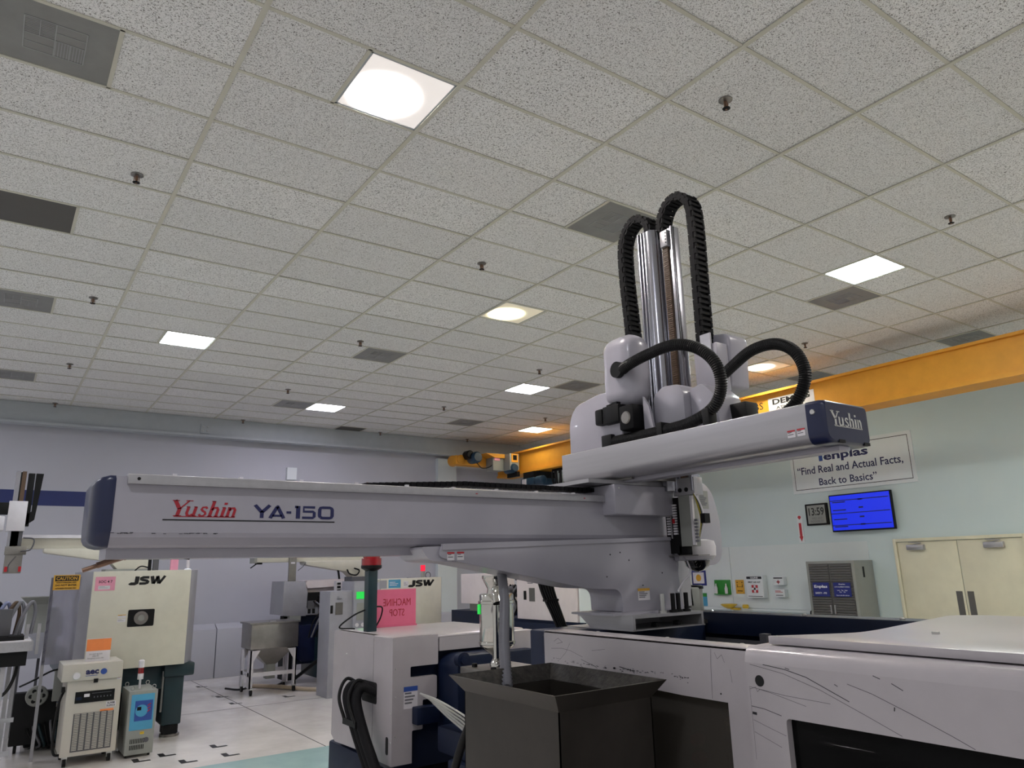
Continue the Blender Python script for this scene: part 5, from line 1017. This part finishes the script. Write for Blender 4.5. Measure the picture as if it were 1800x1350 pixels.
mr = thing('small_take_out_robot', 'white take-out robot beam with red lettering above the hopper cart', 'robot', (4.2, 10.6, 1.7), None)
MB().box(2.93, 5.2, 10.35, 10.6, 2.03, 2.24).build('traverse_beam', MCREAM, mr, bevel=.01); MB().box(2.90, 2.95, 10.34, 10.61, 2.02, 2.24).build('beam_cap', CABG, mr)
strokes(YU, mr, LOGORED, (3.10, 10.35, 2.11), '-y', .19, .05, shear=.2, th=.004); text('FC 1', mr, JINK, (3.38, 10.35, 2.11), '-y', .16, .05, .02, th=.004)
MB().prism(poly([(3.78, 2.04), (3.80, 1.98), (4.6, 1.84), (4.75, 1.7), (5.1, 1.7), (5.1, 2.04)], .03), 'y', 10.3, 10.6).build('bracket', MCREAM, mr, bevel=.004)
MB().box(3.50, 3.63, 10.3, 10.34, 1.70, 2.35).build('vertical_arm', STEEL, mr); MB().box(3.53, 3.6, 10.29, 10.3, 2.0, 2.03).build('arm_label', PAPER, mr); MB().box(2.96, 3.06, 10.4, 10.5, 2.0, 2.03).build('connector', BLACK, mr); MB().cyl((2.96, 10.4, 2.01), (2.86, 10.4, 1.94), .01).build('connector_lead', BLACK, mr)
MB().tube(catmull([(4.42, 10.35, 1.9), (4.44, 10.35, 1.82), (4.46, 10.35, 1.70)], 4), .02, 8).build('cable', BLACK, mr); MB().tube(catmull([(3.8, 10.3, 2.02), (3.75, 10.3, 1.95), (3.66, 10.3, 1.88)], 5), .006, 6).build('wire', CAVE, mr)
MB().tube(catmull([(4.56, 10.25, 1.88), (4.62, 10.25, 1.8), (4.75, 10.25, 1.78), (4.8, 10.25, 1.86), (4.7, 10.25, 1.9)], 6), .014, 6).build('cable_loop', BLACK, mr)
# machine 4: cream end panel with JSW lettering, display cabinet
m4 = thing('injection_molding_machine', 'cream boxed machine end behind the pink acrylic panel with partly hidden lettering', 'machine', (5.0, 9, 0), None)
MB().box(4.42, 5.55, 8.5, 8.55, .7, 1.715).build('end_cover', MCREAM, m4, bevel=.006); MB().prism([(5.55, 8.5), (5.66, 8.75), (5.66, 9.8), (5.55, 9.8)], 'z', .7, 1.715).build('side_cover', MGREY, m4); MB().box(4.42, 5.55, 8.55, 9.8, 1.66, 1.70).build('top_cover', MCREAM, m4)
MB().box(4.4, 5.6, 8.92, 9.85, 0, .7).build('bed', TEAL, m4)
strokes(JSWL, m4, JINK, (4.93, 8.5, 1.572), '-y', .47, .105, W0=3.0, th=.004, k=1.2); 
sticker(m4, '-y', (4.56, 8.5, 1.565), .22, .13, m=DBLUE, lines=3, ink=PAPER); sticker(m4, '-y', (4.40, 8.5, 1.56), .13, .13, m=MGREY, lines=0); sticker(m4, '-y', (4.83, 8.5, 1.565), .09, .10, m=PAPER, lines=2)
t = thing('stack_light', 'thin signal light glowing red above the cream machine end', 'light', (5.3, 8.7, 1.7), None)
MB().cyl((5.30, 8.7, 1.7), (5.30, 8.7, 1.82), .035).build('pole', CABG, t); MB().cyl((5.30, 8.7, 1.82), (5.30, 8.7, 1.92), .04).build('lamp', REDGLOW, t); MB().tube([(5.40 + .05 * math.cos(a), 8.7, 1.75 + .05 * math.sin(a)) for a in [2 * math.pi * k / 14 for k in range(15)]], .005, 5).build('wire_loop', BLACK, t)
t = thing('machine_control_cabinet', 'grey control cabinet with glowing green display left of the beacon pole', 'control cabinet', (4.3, 9.0, 0), None)
MB().box(3.55, 3.92, 8.45, 8.9, 0, 1.55).build('left_body', MGREY, t, bevel=.004); MB().box(3.92, 4.25, 8.4, 8.9, 0, 1.69).build('tall_body', MGREY, t, bevel=.004); MB().box(3.96, 4.3, 8.6, 8.9, 1.69, 1.76).build('top_ledge', CAVE, t)
MB().box(3.96, 4.12, 8.395, 8.4, 1.42, 1.53).build('green_display', GREENL, t); MB().box(3.97, 4.13, 8.395, 8.4, 1.1, 1.36).build('keypad', CABG, t); MB().box(3.64, 3.76, 8.445, 8.45, 1.2, 1.38).build('tinted_window', CABD, t); MB().box(3.56, 3.60, 8.445, 8.45, 1.22, 1.34).build('black_inlet', BLACK, t)
MB().box(3.66, 3.74, 8.445, 8.45, 1.43, 1.44).box(3.66, 3.70, 8.445, 8.45, 1.46, 1.465).build('printed_lines', GREYINK, t)
for k, x in enumerate((3.96, 4.06)): MB().cone((x + .02, 8.4, 1.03), [(.03, 0), (.03, -.01)], 14, 'y').build('dial', PAPER, t)
MB().box(3.92, 4.25, 8.36, 8.4, .3, 1.0).build('lower_panel', MGREY, t)
# machine 5: white machine right of loader
m5 = thing('injection_molding_machine', 'white and navy machine beyond the loader and black cable bundle', 'machine', (5.8, 6, 0), None)
MB().box(5.4, 6.4, 4.72, 6.05, 1.14, 1.86).build('clamp_cover', PINKW, m5, bevel=.006); MB().prism([(5.42, 4.70), (5.48, 4.42), (6.4, 4.42), (6.4, 4.70)], 'z', 1.05, 1.9).build('end_cover', WPANEL, m5)
MB().box(5.395, 5.4, 5.62, 5.75, 1.38, 1.56).build('tinted_window', CABD, m5); MB().box(5.395, 5.4, 5.82, 5.88, 1.40, 1.52).build('black_inlet', BLACK, m5); MB().box(5.395, 5.4, 5.66, 5.78, 1.62, 1.63).box(5.395, 5.4, 5.72, 5.8, 1.64, 1.645).build('printed_lines', GREYINK, m5)
MB().box(5.42, 6.4, 4.6, 6.6, .98, 1.14).build('navy_bed', NAVY, m5); MB().box(5.5, 6.3, 4.6, 8.3, 0, .98).build('base', NAVY, m5); MB().box(5.36, 5.42, 4.8, 6.3, 1.0, 1.1).build('slide_rail', NAVY, m5)
MB().box(5.4, 6.2, 6.78, 7.6, 1.31, 1.76).build('injection_cover', PINKW, m5, bevel=.006); MB().box(5.5, 6.1, 6.8, 7.5, 1.2, 1.31).build('neck', CABG, m5); MB().box(5.4, 6.2, 6.6, 7.9, .98, 1.2).build('carriage', NAVY, m5); MB().box(5.44, 5.5, 6.9, 7.05, 1.22, 1.28).build('grille', BLACK, m5)
for k in range(4): MB().box(5.5, 5.52, 6.17, 6.23, 1.66 + k * .05, 1.69 + k * .05).build('terminal', BLACK, m5)
MB().box(5.52, 5.6, 6.12, 6.28, 1.6, 1.88).build('terminal_panel', PAPER, m5)
for k in range(5): MB().tube(catmull([(5.5, 6.1 + .06 * k, 1.6), (5.45, 6.2 + .05 * k, 1.45), (5.46, 6.12 + .06 * k, 1.3), (5.5, 6.3, 1.15)], 6), .015, 6).build('hose', (BLACK, HOSEG)[k % 2], m5)
MB().cone((5.5, 6.3, 1.5), [(.08, -.1), (.08, .1)], 14, 'x').build('motor', CAVE, m5)
